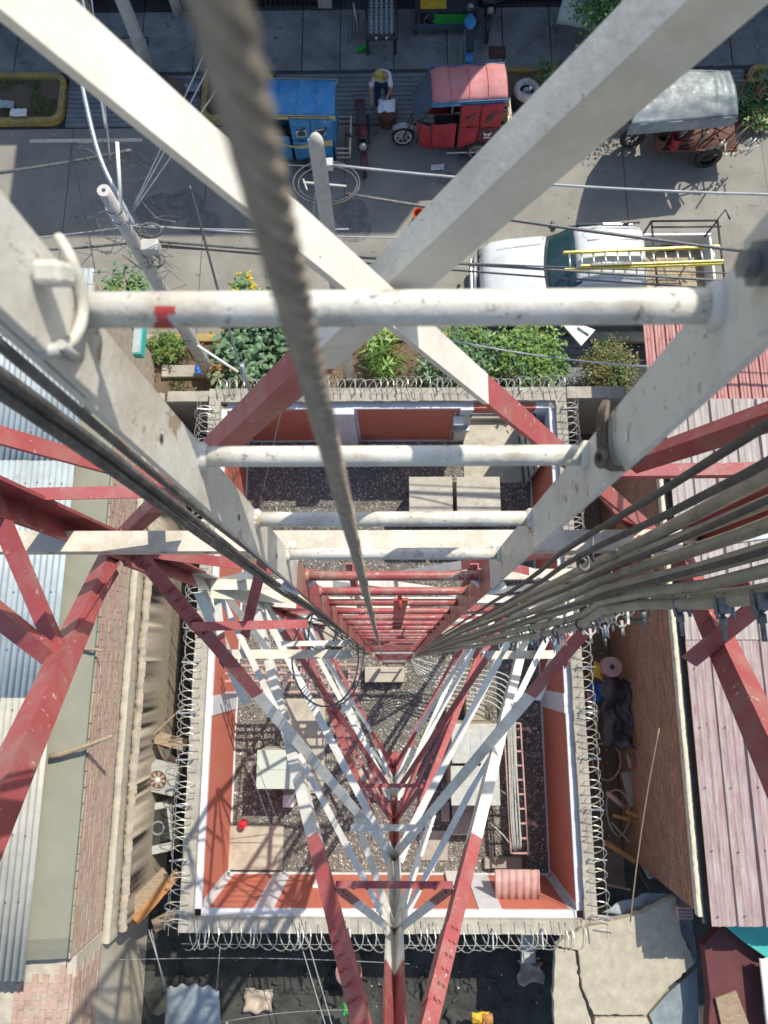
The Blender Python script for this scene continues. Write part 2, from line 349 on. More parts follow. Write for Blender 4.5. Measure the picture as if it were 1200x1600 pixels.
# gravel stones: one object
random.seed(3); st = MB()
for i in range(42000):
    x = rnd(XL + .02, XR - .02); y = rnd(YB + .02, YF - .02); r = rnd(.012, .028); z = .02 + rnd(-.003, .012)
    a = rnd(0, 3.14); ca, sa = math.cos(a) * r, math.sin(a) * r; k = rnd(.5, 1.0); o = len(st.v)
    st.v += [(x + ca, y + sa, z), (x - sa * k, y + ca * k, z + .003), (x - ca, y - sa, z), (x + sa * k, y - ca * k, z + .004), (x + rnd(-.3, .3) * r, y + rnd(-.3, .3) * r, z + r * .8)]
    st.f += [(o, o + 1, o + 4), (o + 1, o + 2, o + 4), (o + 2, o + 3, o + 4), (o + 3, o, o + 4)]
me = bpy.data.meshes.new('gravel'); me.from_pydata(st.v, [], st.f); me.materials.append(m_gravel)
# per-stone tint
vc = me.color_attributes.new('tint', 'FLOAT_COLOR', 'POINT'); buf = []
for i in range(42000):
    q = random.choice((.45, .7, .9, 1.1, 1.5, 2.1)); q *= rnd(.8, 1.2); buf += [q, q * .97, q * .9, 1] * 5
vc.data.foreach_set('color', buf)
mg = m_gravel.node_tree; at = mg.nodes.new('ShaderNodeAttribute'); at.attribute_name = 'tint'; pb = mg.nodes['Principled BSDF']
old = pb.inputs['Base Color'].links[0].from_socket; mx = mg.nodes.new('ShaderNodeMix'); mx.data_type = 'RGBA'; mx.blend_type = 'MULTIPLY'; mx.inputs[0].default_value = 1
mg.links.new(old, mx.inputs[6]); mg.links.new(at.outputs[0], mx.inputs[7]); mg.links.new(mx.outputs[2], pb.inputs['Base Color'])
o = bpy.data.objects.new('gravel', me); C.objects.link(o); tag(o, 'loose grey gravel covering the compound floor', 'gravel', kind='stuff')

def coping(m, x0, x1, y0, y1, z, h):       # rough topped coping
    n = max(2, int(max(x1 - x0, y1 - y0) / .18)); ax = (x1 - x0) > (y1 - y0)
    for k in range(n):
        a, b = k / n, (k + 1) / n; zz = z + h + rnd(-.006, .006); e = rnd(-.008, .008)
        if ax: m.box(x0 + (x1 - x0) * a, x0 + (x1 - x0) * b - .002, y0 + e, y1, z, zz)
        else: m.box(x0 + e, x1, y0 + (y1 - y0) * a, y0 + (y1 - y0) * b - .002, z, zz)
def wall(label, core, cop, rim, panels, pil, plinth, extra=None):
    cx = (core[0] + core[1]) / 2; cy = (core[2] + core[3]) / 2
    r = empty('boundary_wall', (cx, cy, 0), label, 'wall', 'terracotta compound walls')
    g = MB(); g.box(*core); obj('masonry', g, m_wallw, r)
    g = MB(); coping(g, *cop); obj('coping', g, m_conc, r)
    for q in rim: g = MB(); g.box(*q); obj('white_rim', g, m_wallw, r)
    for q in panels: g = MB(); g.box(*q); obj('painted_panel', g, m_wallr, r)
    for q in pil: g = MB(); g.box(*q); obj('pilaster', g, m_wallw, r)
    for q in plinth: g = MB(); g.box(*q); obj('skirting', g, m_wallw, r)
    return r
T = WHT
wl = wall('long left compound wall, sunlit terracotta inside with one white band', (XLo + .02, XL, YB, YF, 0, T - .06), (XLo, XL - .11, YBo, YFo, T - .06, .13),
     [],
     [(XL, XL + .006, YB + .12, -.95, .07, T - .12), (XL, XL + .006, -.6, 2.3, .07, T - .12), (XL, XL + .006, 2.6, YF - .1, .07, T - .12)],
     [(XL, XL + .02, -.95, -.6, 0, T - .06), (XL, XL + .02, 2.3, 2.6, 0, T - .06)], [(XL + .0, XL + .035, YB, YF, 0, .07)])
wr = wall('long right compound wall, shaded red inside with one white band', (XR, XRo - .02, YB, YF, 0, T - .06), (XR + .11, XRo, YBo, YFo, T - .06, .13),
     [],
     [(XR - .006, XR, YB + .12, -.9, .07, T - .12), (XR - .006, XR, -.55, 4.4, .07, T - .12)],
     [(XR - .02, XR, -.9, -.55, 0, T - .06)], [(XR - .035, XR, YB, YF, 0, .07)])
wb = wall('back compound wall nearest the dark yard, with two white stripes', (XL, XR, YBo + .02, YB, 0, T - .06), (XL - .11, XR + .11, YBo, YB - .11, T - .061, .13),
     [],
     [(XL + .12, -2.42, YB, YB + .006, .07, T - .12), (-2.08, 1.45, YB, YB + .006, .07, T - .12), (1.85, XR - .12, YB, YB + .006, .07, T - .12)],
     [(-2.42, -2.08, YB, YB + .02, 0, T - .06), (1.45, 1.85, YB, YB + .02, 0, T - .06)], [(XL, XR, YB, YB + .035, 0, .07)])
GX0, GX1 = 1.62, 2.86                        # gate opening
wf = wall('front compound wall on the street side with the open gateway', (XL, GX0, YF, YFo - .02, 0, T - .06), (XL - .11, XR + .11, YF + .11, YFo, T - .061, .13),
     [],
     [(XL + .1, -1.25, YF - .006, YF, .07, T - .12), (-.72, 1.35, YF - .006, YF, .07, T - .12)],
     [(-1.25, -.78, YF - .12, YF, 0, T - .06), (XL, XL + .14, YF - .03, YF, 0, T - .06), (1.36, 1.62, YF - .04, YF, 0, T - .06)], [(XL, GX0, YF - .035, YF, 0, .07)])
g = MB(); g.box(GX1, XR, YF, YFo - .02, 0, T - .06); obj('masonry', g, m_wallw, wf)
g = MB(); g.box(GX0, GX1, YF, YF + .2, T - .36, T - .06); obj('lintel', g, m_wallr, wf)
g = MB(); g.box(GX0 - .05, GX0, YF - .05, YF + .15, 0, T - .36); g.box(GX1, GX1 + .05, YF - .05, YF + .15, 0, T - .36); g.box(GX0 - .05, GX1 + .05, YF - .05, YF - .01, T - .41, T - .36); obj('gate_frame', g, m_galv, wf)
g = MB(); g.bar((GX1 + .0, YF - .02, .9), (GX1 + .06, YF - 1.15, .9), .04, 1.66); o = obj('gate_leaf', g, m_galv, wf)
g = MB()
for zz in (.35, .9, 1.45): g.bar((GX1 - .03, YF - .04, zz), (GX1 + .03, YF - 1.13, zz), .03, .04)
obj('gate_rail', g, m_darkm, wf)
g = MB(); g.box(GX0 - .02, GX1 + .05, 3.95, YFo + .4, .0, .06); tag(obj('concrete_apron', g, m_slab, bevel=.01), kind='structure')

# concertina wire
def coil(label, p0, p1, out, rad=.17, pitch=.15, up=.05):
    p0 = Vector(p0); p1 = Vector(p1); L = (p1 - p0).length; ax = (p1 - p0).normalized(); out = Vector(out); U = Vector((0, 0, 1))
    r = empty('razor_wire', p0, label, 'razor wire', 'razor wire on the compound walls')
    n = int(L / pitch); pts = []; N = 14
    for k in range(n):
        rr = rad * (rnd(.98, 1.2) + .08 * math.sin(k * .31 + p0.y)); jx = rnd(-.03, .03); tilt = rnd(-.5, .5); jo = rnd(-.02, .02)
        for i in range(N):
            a = 2 * math.pi * i / N; t = (k + i / N) * pitch + .06 * math.sin(k * .55 + p0.x) + .03 * math.sin(k * 1.37 + p0.y) + jx * math.sin(a / 2) + (.72 + tilt * .3) * rr * math.sin(a)
            pts.append(p0 + ax * t + out * (jo + rr * math.cos(a)) + U * (up - .03 * (1 + math.sin(k * .4)) + rr * .9 * math.sin(a) + rnd(-.004, .004)))
    m = MB(); m.tube(pts, .0075, 4); obj('coil', m, m_wire, r)
    m = MB()
    for i in range(0, len(pts) - 1, 3):
        q = pts[i]; d = Vector((rnd(-1, 1), rnd(-1, 1), rnd(-1, 1))).normalized() * .014; m.bar(q - d, q + d, .006, .002)
    tag(obj('barbs', m, m_wire, r), kind='stuff')
    m = MB()
    for s in (-.06, .1): m.tube([p0 + out * s + U * (.10 + s * .3) + ax * (L * k / 8) + U * rnd(-.01, .01) for k in range(9)], .0025, 4)
    obj('tension_wire', m, m_wire, r)
    k = .35
    while k < L:
        b = p0 + ax * (k + rnd(-.05, .05)) - out * .12; m = MB(); m.bar(b + U * -.02, b + out * .30 + U * .05, .022, .022); m.bar(b, b + out * .02 + U * .1, .02, .02)
        obj('wire_bracket', m, m_galv, r); k += .82
coil('razor wire coil along the left wall top', (XLo - .02, YBo, T + .10), (XLo - .02, YFo - .2, T + .10), (-1, 0, 0))
coil('razor wire coil along the right wall top', (XRo + .02, YBo, T + .10), (XRo + .02, YFo - .2, T + .10), (1, 0, 0), rad=.15)
coil('razor wire coil overhanging the dark yard on the back wall', (XLo + .1, YBo - .02, T + .08), (XRo - .1, YBo - .02, T + .08), (0, -1, 0), rad=.19, pitch=.17)
coil('razor wire coil on the street side wall before the bushes', (XLo + .1, YFo + .0, T + .10), (XRo - .1, YFo + .0, T + .10), (0, 1, 0), rad=.15, up=.1)

# ---------------------------------------------------------------- left neighbour
bm_ = MB(); bm_.box(-.015, .015, -.115, .115, -.041, .041); BR1 = cmesh('brick', bm_, m_brickp); BR2m = MB(); BR2m.box(-.015, .015, -.115, .115, -.041, .041); BR2 = cmesh('brick', BR2m, m_brick)
def brick_face(parent, x, y0, y1, z0, z1, me, mat, side):
    """running-bond bricks standing proud of a wall plane facing +x or -x"""
    cells = []; r = 0; z = z1 - .045
    while z > z0:
        y = y0 + (.12 if r % 2 else .0) + .12
        while y < y1 - .1: cells.append((y, z)); y += .245
        r += 1; z -= .098
    m = MB()
    for i, (y, z) in enumerate(cells):
        if i < 298: inst('brick', me, parent, (x + side * rnd(-.006, .004), y + rnd(-.004, .004), z + rnd(-.003, .003)), (rnd(-.01, .01), rnd(-.03, .03), rnd(-.01, .01)), (1, rnd(.97, 1.03), rnd(.98, 1.05)))
        else:
            e = rnd(-.006, .004); m.box(x + side * e - .015, x + side * e + .015, y - .115, y + .115, z - .041 + rnd(-.003, .003), z + .041)
    if m.v: tag(obj('brick_courses', m, mat, parent), kind='stuff')
hl = empty('neighbour_house', (-6.5, 1, 0), 'left neighbour house with corrugated metal roof and pale brick wall', 'house')
g = MB(); g.box(-12, -5.6, -4.4, 7.0, 0, 3.40); g.box(-5.6, -4.93, -4.4, 5.3, 0, 3.40); obj('wall', g, m_mortp, hl)
brick_face(hl, -4.938, -4.4, 5.3, 2.35, 3.46, BR1, m_brickp, 1)
def lump(x0, x1, y0, y1, z0, z1, n, amp, seed=0):
    """long rough box with noisy surface"""
    m = MB(); nx = max(3, int((x1 - x0) / .05)); ny = n
    def top(u, v):
        x = x0 + (x1 - x0) * u; y = y0 + (y1 - y0) * v
        k = noise.noise((x * 6, y * 5, seed)) * amp + noise.noise((x * 27, y * 19, seed)) * amp * .6; e = noise.noise((y * 3.1, seed, x)) * amp * .45 + noise.noise((y * 21, seed, x)) * amp * .55
        return (x + (e if u in (0, 1) else 0), y, z1 + k - (.0 if 0 < u < 1 else amp))
    m.grid(top, nx, ny)
    e0 = [top(0, j / ny) for j in range(ny + 1)]; e1 = [top(1, j / ny) for j in range(ny + 1)]
    for E_, in ((e0,), (e1,)):
        b = len(m.v); m.v += E_; xm = (min if E_ is e0 else max)([x0, x1]); m.v += [(xm + noise.noise((p[1] * 9, seed, 8)) * amp * .12, p[1], z1 - .06 + noise.noise((p[1] * 12, seed, 4)) * .03) for p in E_]; m.v += [(xm + noise.noise((p[1] * 2, seed, 3)) * amp * .15, p[1], z0 + (z1 - z0) * .5) for p in E_]; m.v += [(xm, p[1], z0) for p in E_]
        k = len(E_)
        for r in range(3):
            for i in range(k - 1): m.f.append((b + r * k + i, b + r * k + i + 1, b + (r + 1) * k + i + 1, b + (r + 1) * k + i))
    for v in (0, ny):
        b = len(m.v); row = [top(i / nx, v / ny) for i in range(nx + 1)]; m.v += row + [(p[0], p[1], z0) for p in row]
        for i in range(nx): m.f.append((b + i, b + i + 1, b + nx + 2 + i, b + nx + 1 + i))
    m.sm = True; return m
g = lump(-4.90, -4.78, -4.6, 5.3, 0, 2.33, 300, .022, 1); obj('plaster_ledge', g, m_plas, hl)
g = lump(-4.735, -4.60, -4.5, 5.3, 0, 2.12, 300, .045, 5); obj('mortar_ledge', g, m_plas2, hl)
g = lump(-6.9, -4.90, -7.4, -4.42, 0, 3.3, 60, .04, 9); obj('rubble_wall', g, m_plas, hl)
g = MB()                                                           # lower brick house end
brick_face(hl, -4.908, -7.4, -4.5, 2.3, 3.3, BR1, m_brickp, 1)
# pale bricks lying on top of the low end, laid along the wall
random.seed(5); gb = MB(); gb.box(-.041, .041, -.115, .115, -.02, .02); BRT = cmesh('brick', gb, m_brickp)
for k in range(10):
    for j in range(13):
        x = -4.98 - k * .085; y = -7.6 + j * .235 + (.12 if k % 2 else 0)
        if y < -4.62 - .02 * k: inst('brick', BRT, hl, (x, y, 3.318 + rnd(-.008, .006)), (rnd(-.03, .03), rnd(-.05, .05), rnd(-.03, .03)))
g = MB(); g.grid(lambda u, v: (-5.72 + .8 * u, -4.4 + 9.7 * v, 3.66 - .12 * u + .015 * math.sin(v * 9) + (.0 if v > .03 else -.12 * (1 - v / .03))), 6, 60); obj('membrane_cover', g, m_olive, hl, solid=.01)
g = MB(); g.tube([(-4.915, -4.4 + 9.7 * k / 20, 3.56 + rnd(-.008, .008)) for k in range(21)], .009, 6); obj('edge_cord', g, pm('dark_green_cord', (.03, .13, .09), .6), hl)
def corr(x0, x1, y0, y1, z, pitch, amp, prof='sin', dz=0.0):
    m = MB(); n = int((x1 - x0) / pitch * 6)
    def fn(u, v):
        x = x0 + (x1 - x0) * u; q = (x - x0) / pitch
        h = math.sin(2 * math.pi * q) * amp
        return (x, y0 + (y1 - y0) * v, z + h + dz * v)
    m.grid(fn, n, 2); m.sm = True; return m
y = 6.9; rr = 0
for (ya, yb, mt) in ((3.3, 7.0, m_tin), (-.62, 3.36, m_tin), (-4.55, -.55, m_tino)):
    for k in range(5):
        xb = -5.42 - k * .8; g = corr(xb - .82, xb, ya, yb, 3.86 + .03 * k - (.012 if mt is m_tin else .03) + rnd(0, .004), .104, .016, dz=.02)
        o = obj('roof_sheet', g, mt, hl, solid=.003)
        if mt is m_tino: o['label'] = 'older rust-stained corrugated roof sheet'
g = MB(); g.tube([(-4.3, 6.0 + .0, 0)] * 1 + [(-4.3, 6.0, .1)], .02, 6)
# loose branches/poles bridging the membrane
def stick(name, px0, px1, h, r, mat, label, cat, n=6):
    a = P(*px0, h); b = P(*px1, h); m = MB(); k = [a.lerp(b, i / n) + Vector((rnd(-.02, .02), rnd(-.02, .02), rnd(-.01, .02))) for i in range(n + 1)]
    m.tube(k, [r * (1 - .3 * i / n) for i in range(n + 1)], 7); return tag(obj(name, m, mat), label, cat)
stick('timber_pole', (78, 1183), (176, 1150), 3.72, .045, m_wood, 'short grey bent pole lying across the olive roof membrane', 'wooden pole')
stick('timber_pole', (128, 1012), (158, 1018), 3.62, .03, m_wood, 'stubby stick poking out above the pale brick wall', 'wooden pole')
stick('rag', (92, 1482), (98, 1458), 3.45, .03, m_whitep, 'small white rag hanging on the lower left brickwork', 'rag', 3)
# air conditioners and shelves in the alley
def fan_unit(px, py, h, rz, label, tilt=.2, mat=m_galv):
    c = P(px, py, h); r = empty('fan_unit', c, label, 'fan unit'); r.rotation_euler = (tilt, 0, rz)
    def put(name, m, mt, bev=0):
        me = cmesh(name, m, mt); o = bpy.data.objects.new(name, me); C.objects.link(o); o.parent = r; return o
    m = MB(); m.box(-.33, .33, -.25, .25, -.3, 0); put('casing', m, m_cond)
    m = MB(); m.lathe((0, 0, .0), [(.19, .002), (.19, .02), (.175, .02), (.175, .002)], 24); put('fan_ring', m, m_cond)
    m = MB(); m.lathe((0, 0, 0), [(.0001, .008), (.17, .008)], 20); put('fan_recess', m, m_rust)
    for k in range(8):
        m = MB(); a = k * math.pi / 4; m.bar((.04 * math.cos(a), .04 * math.sin(a), .018), (.15 * math.cos(a), .15 * math.sin(a), .018), .045, .006); put('fan_blade', m, m_cabs)
    m = MB(); m.lathe((0, 0, 0), [(.0001, .035), (.045, .03), (.05, .01)], 14); put('hub', m, m_white)
fan_unit(247, 1218, 1.3, -.2, 'grey fan unit with a pale hub wedged in the left alley')
c = P(252, 1290, .8); r = empty('scrap_cabinet', c, 'dark open scrap cabinet lying in the left alley', 'cabinet')
m = MB(); m.frame(c, Vector((1, .2, 0)).normalized(), Vector((-.2, 1, 0)).normalized(), Vector((0, 0, 1)), .5, .9, .35); obj('casing', m, m_cond, r)
m = MB(); m.frame(c + Vector((0, .02, .18)), Vector((1, .2, 0)).normalized(), Vector((-.2, 1, 0)).normalized(), Vector((0, 0, 1)), .4, .62, .02); obj('opening', m, m_dark, r)
m = MB(); m.lathe(c + Vector((0, 0, .19)), [(.13, 0), (.13, .02), (.10, .02), (.10, 0)], 18); obj('ring', m, m_galv, r)
def plank(px0, px1, h, w_, mat, label, cat='plank', h1=None, t=.03):
    a = P(*px0, h); b = P(*px1, h1 if h1 is not None else h); m = MB(); m.bar(a, b, w_, t); return tag(obj('plank', m, mat, bevel=.004), label, cat)
plank((243, 1152), (292, 1164), 1.5, .22, m_wood, 'pale board across the left alley beyond the fan unit')
plank((240, 1148), (282, 1108), 1.6, .03, m_wood, 'thin stick leaning above the pale board in the left alley')
plank((180, 1447), (262, 1365), 1.7, .28, m_wood, 'wide pale weathered board closing the end of the left alley')
plank((212, 1440), (280, 1362), 1.72, .16, m_woodo, 'orange stained board beside the wide pale board in the alley')
plank((240, 1447), (285, 1424), 1.74, .22, m_wood, 'short broken board at the wall corner of the left alley')
plank((262, 1186), (276, 1196), 1.0, .22, m_redp, 'small reddish box lid deep in the left alley', 'lid')

# ---------------------------------------------------------------- right neighbour
hr = empty('neighbour_house', (6.5, 1, 0), 'right neighbour house with orange brick wall and weathered maroon roof', 'house')
g = MB(); g.box(4.62, 12, -3.72, 4.6, 0, 3.42); obj('wall', g, m_mort, hr)
brick_face(hr, 4.627, -3.7, 4.6, 1.0, 3.46, BR2, m_brick, -1)
g = lump(4.59, 4.655, -3.75, 4.6, 3.40, 3.53, 200, .012, 2); obj('wall_cap', g, m_cream, hr)
g = MB(); g.box(4.665, 4.735, -3.85, 4.6, 3.44, 3.5); obj('gutter', g, m_gut, hr)
def ribbed(x0, x1, y0, y1, z, pitch, mat, parent, dz=0.0, name='roof_sheet'):
    m = MB(); xs_ = []; x = x0
    prof = [(0, 0), (.08, .0), (.11, .012), (.14, .0), (.20, .0), (.23, .012), (.26, 0), (.30, 0), (.335, .0), (.35, -.035), (.385, -.035), (.40, 0)]
    while x < x1 - .01:
        for (a, h) in prof: xs_.append((x + a * pitch / .4, h))
        xs_.append((x + pitch * .5 * .9, .004)) if False else None
        x += pitch
    xs_ = [(a, h + z) for a, h in xs_]; ys = [y0, (y0 + y1) / 2, y1]
    n = len(xs_)
    for j, yy in enumerate(ys):
        m.v += [(a, yy, h + dz * j + rnd(-.002, .002)) for a, h in xs_]
    for j in range(2):
        for i in range(n - 1): m.f.append((j * n + i, j * n + i + 1, (j + 1) * n + i + 1, (j + 1) * n + i))
    return obj(name, m, mat, parent, solid=.004)
for k in range(5):
    x = 4.74 + k * .8
    ribbed(x, x + .82, -3.85, .42, 3.62 + .018 * k + rnd(0, .006), .4, m_rib, hr)
    ribbed(x, x + .82, .36, 4.5, 3.64 + .018 * k + rnd(0, .006), .4, m_ribg if k < 9 else m_rib, hr)
    ribbed(x - .18, x + .64, 4.42, 6.35, 3.50 + .018 * k, .2, m_ribr, hr)
g = MB(); g.box(5.6, 9, 4.62, 6.3, 0, 3.3); obj('side_room', g, m_conc, hr)
def screws(x0, x1, y0, y1, z, px_, py_, par):
    m = MB(); y = y0
    while y < y1:
        x = x0
        while x < x1: m.lathe((x + rnd(-.01, .01), y + rnd(-.015, .015), z), [(.0001, .012), (.008, .008), (.014, 0)], 6); x += px_
        y += py_
    tag(obj('roof_screws', m, m_gut, par), kind='stuff')
screws(4.83, 8.6, -3.7, 4.4, 3.655, .4, .9, hr); screws(4.62, 8, 4.6, 6.3, 3.52, .4, .55, hr); screws(-8.5, -5.45, -4.4, 6.9, 3.885, .208, .92, hl)
plank((1052, 820 - 200), (1086, 628), 3.72, .12, m_wood, 'broken board lying on the red roof seam', h1=3.7)
# cross wall between the compound and right house
r = empty('cross_wall', (4.0, 5.2, 0), 'short dark cross wall between the compound and right house', 'wall')
g = lump(3.46, 4.60, 5.12, 5.36, 1.95, 2.18, 10, .012, 4); obj('cap', g, m_conc, r)
g = MB(); g.box(3.46, 4.6, 5.1, 5.34, 0, 1.95); obj('masonry', g, m_plas2, r)
r = empty('cross_wall', (-4.2, 5.2, 0), 'short cross wall between the compound and left house', 'wall')
g = lump(-4.56, -3.7, 5.14, 5.36, 1.85, 2.05, 10, .012, 6); obj('cap', g, m_conc, r)
g = MB(); g.box(-4.56, -3.7, 5.12, 5.34, 0, 1.85); obj('masonry', g, m_plas2, r)
# junk in right alley
g = MB(); g.box(3.46, 4.6, -4.4, 5.1, -.02, .03); struct('alley_floor', g, m_earth)
def blobsheet(px0, px1, px2, px3, h, amp, mat, name, label, cat, seed=0, n=16, sol=.01, dh=(0, 0, 0, 0)):
    a, b, c, d = (P(*p, h + e) for p, e in zip((px0, px1, px2, px3), dh)); m = MB()
    def fn(u, v):
        q = (a.lerp(b, u)).lerp(d.lerp(c, u), v); k = noise.noise((q.x * 3, q.y * 3, seed)) * amp + noise.noise((q.x * 9, q.y * 7, seed)) * amp * .4
        e = Vector((noise.noise((q.y * 5, seed, 1)), noise.noise((q.x * 5, seed, 2)), 0)) * amp * .6
        return q + e + Vector((0, 0, k))
    m.grid(fn, n, n); m.sm = True; return tag(obj(name, m, mat, solid=sol), label, cat)
m_darktarp = pm('brown_black_tarp', (.05, .04, .042), .5, .25, 4, .4, 10)
blobsheet((938, 1052), (988, 1068), (990, 1170), (945, 1168), 1.2, .22, m_darktarp, 'tarpaulin', 'dark brown black tarpaulin bundle against the orange brick wall', 'tarpaulin', 3)
c = P(955, 1042, 1.35); r = empty('cable_reel', c, 'faded pink cable reel standing above the dark tarpaulin', 'reel')
m = MB(); m.lathe(c, [(.0001, .06), (.19, .06), (.19, .03), (.06, .03), (.06, -.1), (.19, -.1), (.19, -.13), (.0001, -.13)], 22, 'z'); obj('drum', m, m_redp, r)
m = MB(); m.lathe(c, [(.0001, .063), (.05, .063), (.05, .07), (.0001, .07)], 14); obj('core', m, m_dark, r)
blobsheet((928, 1035), (948, 1042), (944, 1066), (924, 1056), .8, .12, m_yp, 'sack', 'crumpled yellow plastic sack in the right alley', 'sack', 5, 8)
blobsheet((922, 1068), (944, 1064), (946, 1095), (926, 1100), .7, .12, m_bluep, 'sack', 'crumpled blue plastic sack beside the dark tarpaulin', 'sack', 6, 8)
blobsheet((916, 1080), (928, 1085), (938, 1115), (920, 1120), .6, .12, m_redp, 'sack', 'dusty pink cloth sack under the blue plastic sack', 'sack', 7, 8)
for i, (a, b, h, r_, mt, lb) in enumerate([((935, 1165), (945, 1215), .6, .05, m_rust, 'rusty pipe stub in the right alley below the tarpaulin'), ((980, 1175), (986, 1200), 1.1, .04, m_wood, 'short upright pale stick beside the brick wall'),
        ((948, 1238), (976, 1262), .9, .05, m_redp, 'pinkish pipe piece above the orange boards'), ((955, 1285), (1010, 1345), .4, .015, m_cond, 'thin grey rod across the right alley floor'),
        ((998, 1290), (1022, 1342), .8, .012, m_cond, 'thin rod leaning to the grey roll in the right alley'), ((985, 1340), (1012, 1388), .5, .02, m_rust, 'rusty rod near the tarpaulin edge'),
        ((948, 1382), (985, 1390), .4, .02, m_redp, 'pinkish bar lying before the blue grey tarpaulin')]):
    m = MB(); a_ = P(*a, h); b_ = P(*b, h + rnd(-.1, .1)); m.tube([a_, a_.lerp(b_, .5) + Vector((0, 0, .02)), b_], r_, 8); tag(obj('pipe', m, mt), lb, 'pipe')
plank((946, 1316), (992, 1346), .9, .09, m_woodo, 'orange board lying diagonally in the right alley', t=.05)
plank((978, 1268), (1016, 1283), 1.1, .07, m_woodo, 'upper of two short orange boards in the right alley', t=.05)
plank((958, 1274), (1000, 1285), 1.0, .06, m_woodo, 'lower of two short orange boards in the right alley', t=.05)
plank((976, 1206), (990, 1260), .8, .16, m_cabs, 'left one of two pale planks standing by the brick wall')
plank((990, 1206), (1000, 1254), .85, .14, m_cabs, 'right one of two pale planks standing by the brick wall')
for i, (c_, rx, rz_, lb) in enumerate([((948, 1190), .28, .35, 'upper coil of old hose in the right alley'), ((966, 1270), .22, .42, 'lower coil of old hose round the orange boards')]):
    c = P(*c_, .7); m = MB(); m.tube([c + Vector((rx * math.cos(t), rz_ * math.sin(t), .06 * math.sin(t * 2))) for t in [k * 2 * math.pi / 22 for k in range(22)]], .018, 6, closed=True); tag(obj('hose', m, m_cabs), lb, 'hose')
c = P(1022, 1368, .9); r = empty('roll', c, 'grey rolled tube with a board through it by the brick wall', 'roll')
m = MB(); m.tube([c + Vector((-.1, .28, -.2)), c], .13, 16, cap=False); obj('outer_roll', m, m_cond, r, solid=.02)
m = MB(); m.bar(c + Vector((-.03, .0, .05)), c + Vector((.26, .04, .08)), .06, .03); obj('board', m, m_redp, r)
# concrete roof and tarp bottom right, yard floor things
r = empty('broken_roof_slab', P(960, 1520, 2.3), 'sunlit cracked concrete roof slab at the lower right', 'roof slab')
def slabpoly(pts, h0, h1, mat, name, par, label=None):
    q0_ = [P(x, y_, h1) for x, y_ in pts]; q = []
    for i in range(len(q0_)):
        a_, b_ = q0_[i], q0_[(i + 1) % len(q0_)]; nn = max(1, int((b_ - a_).length / .06)) if mat is m_agg else 1; pr_ = (b_ - a_).normalized().cross(Vector((0, 0, 1)))
        q += [a_.lerp(b_, k / nn) + pr_ * (noise.noise((a_.x * 3 + k * .9, a_.y * 3, 1)) * .03 if k else 0) for k in range(nn)]
    m = MB(); m.prism([(p.x, p.y) for p in q], h0, h1); o = obj(name, m, mat, par, bevel=.01)
    if label: o['label'] = label
    return o
m_agg = pm('exposed_aggregate', (.42, .375, .28), .95, .15, 6, .8, 60, dirt=((.28, .24, .18), .5, 8), spots=[((.45, .22, .13), .68, 30)])
slabpoly([(868, 1478), (905, 1452), (990, 1432), (1056, 1402), (1066, 1462), (1086, 1505), (1040, 1548), (1010, 1586), (928, 1586), (910, 1545), (903, 1485)], 2.14, 2.3, m_agg, 'slab_piece', r)
slabpoly([(868, 1482), (899, 1487), (906, 1546), (923, 1592), (930, 1640), (870, 1640), (864, 1560)], 2.14, 2.29, m_agg, 'slab_piece', r)
slabpoly([(930, 1591), (1010, 1590), (1050, 1680), (936, 1680)], 2.14, 2.285, m_agg, 'slab_piece', r)
slabpoly([(1014, 1586), (1042, 1554), (1090, 1512), (1092, 1600), (1056, 1680)], 2.0, 2.16, m_tank, 'slab_piece', r)
g = MB(); q0 = P(870, 1480, 2.1); q1 = P(1080, 1650, 2.1); g.box(3.46, 4.56, q1.y, -4.75, 0, 2.1); g.v = g.v; o = obj('support_wall', g, m_plas2, r)
blobsheet((935, 1432), (1078, 1428), (1092, 1505), (905, 1450), 2.05, .12, m_tank, 'tarpaulin', 'blue grey tarpaulin draped behind the cracked concrete slab', 'tarpaulin', 11, 20, dh=(0, .1, .1, -.1))
blobsheet((938, 1425), (1000, 1396), (1070, 1396), (1082, 1440), 2.0, .08, m_tank, 'tarpaulin', 'upper fold of blue grey tarpaulin beside the brick wall', 'tarpaulin', 13, 16)
c = P(1071, 1427, 2.45); r = empty('hollow_brick', c, 'red hollow brick with rows of holes on the tarpaulin', 'brick')
m = MB(); m.box(c.x - .12, c.x + .12, c.y - .09, c.y + .09, c.z - .12, c.z); obj('clay_body', m, m_redp, r)
m = MB()
for i in range(6):
    for j in range(3): m.box(c.x - .105 + i * .036, c.x - .105 + i * .036 + .024, c.y - .07 + j * .05, c.y - .07 + j * .05 + .03, c.z, c.z + .002)
obj('holes', m, m_gut, r)
r = empty('low_roof', P(1160, 1520, 2.8), 'low maroon metal roof with a teal sheet at lower right', 'roof')
slabpoly([(1100, 1478), (1125, 1448), (1230, 1470), (1230, 1500), (1190, 1560), (1215, 1700), (1100, 1700), (1110, 1560)], 2.5, 2.7, pm('dark_maroon', (.11, .03, .03), .7, .2), 'maroon_sheet', r)
slabpoly([(1125, 1440), (1260, 1440), (1260, 1510), (1195, 1495), (1160, 1470)], 2.9, 2.92, m_teal, 'teal_sheet', r)
g = corr(P(1186, 1500, 3.0).x, P(1260, 1500, 3.0).x, P(1200, 1700, 3.0).y, P(1190, 1497, 3.0).y, 3.0, .2, .03); obj('white_sheet', g, m_white, r, solid=.004)
m = MB(); m.prism([(p.x, p.y) for p in (P(1118, 1560, 2.75), P(1150, 1548, 2.75), P(1185, 1640, 2.75), P(1140, 1660, 2.75))], 2.72, 2.76); obj('plywood', m, m_wood, r)
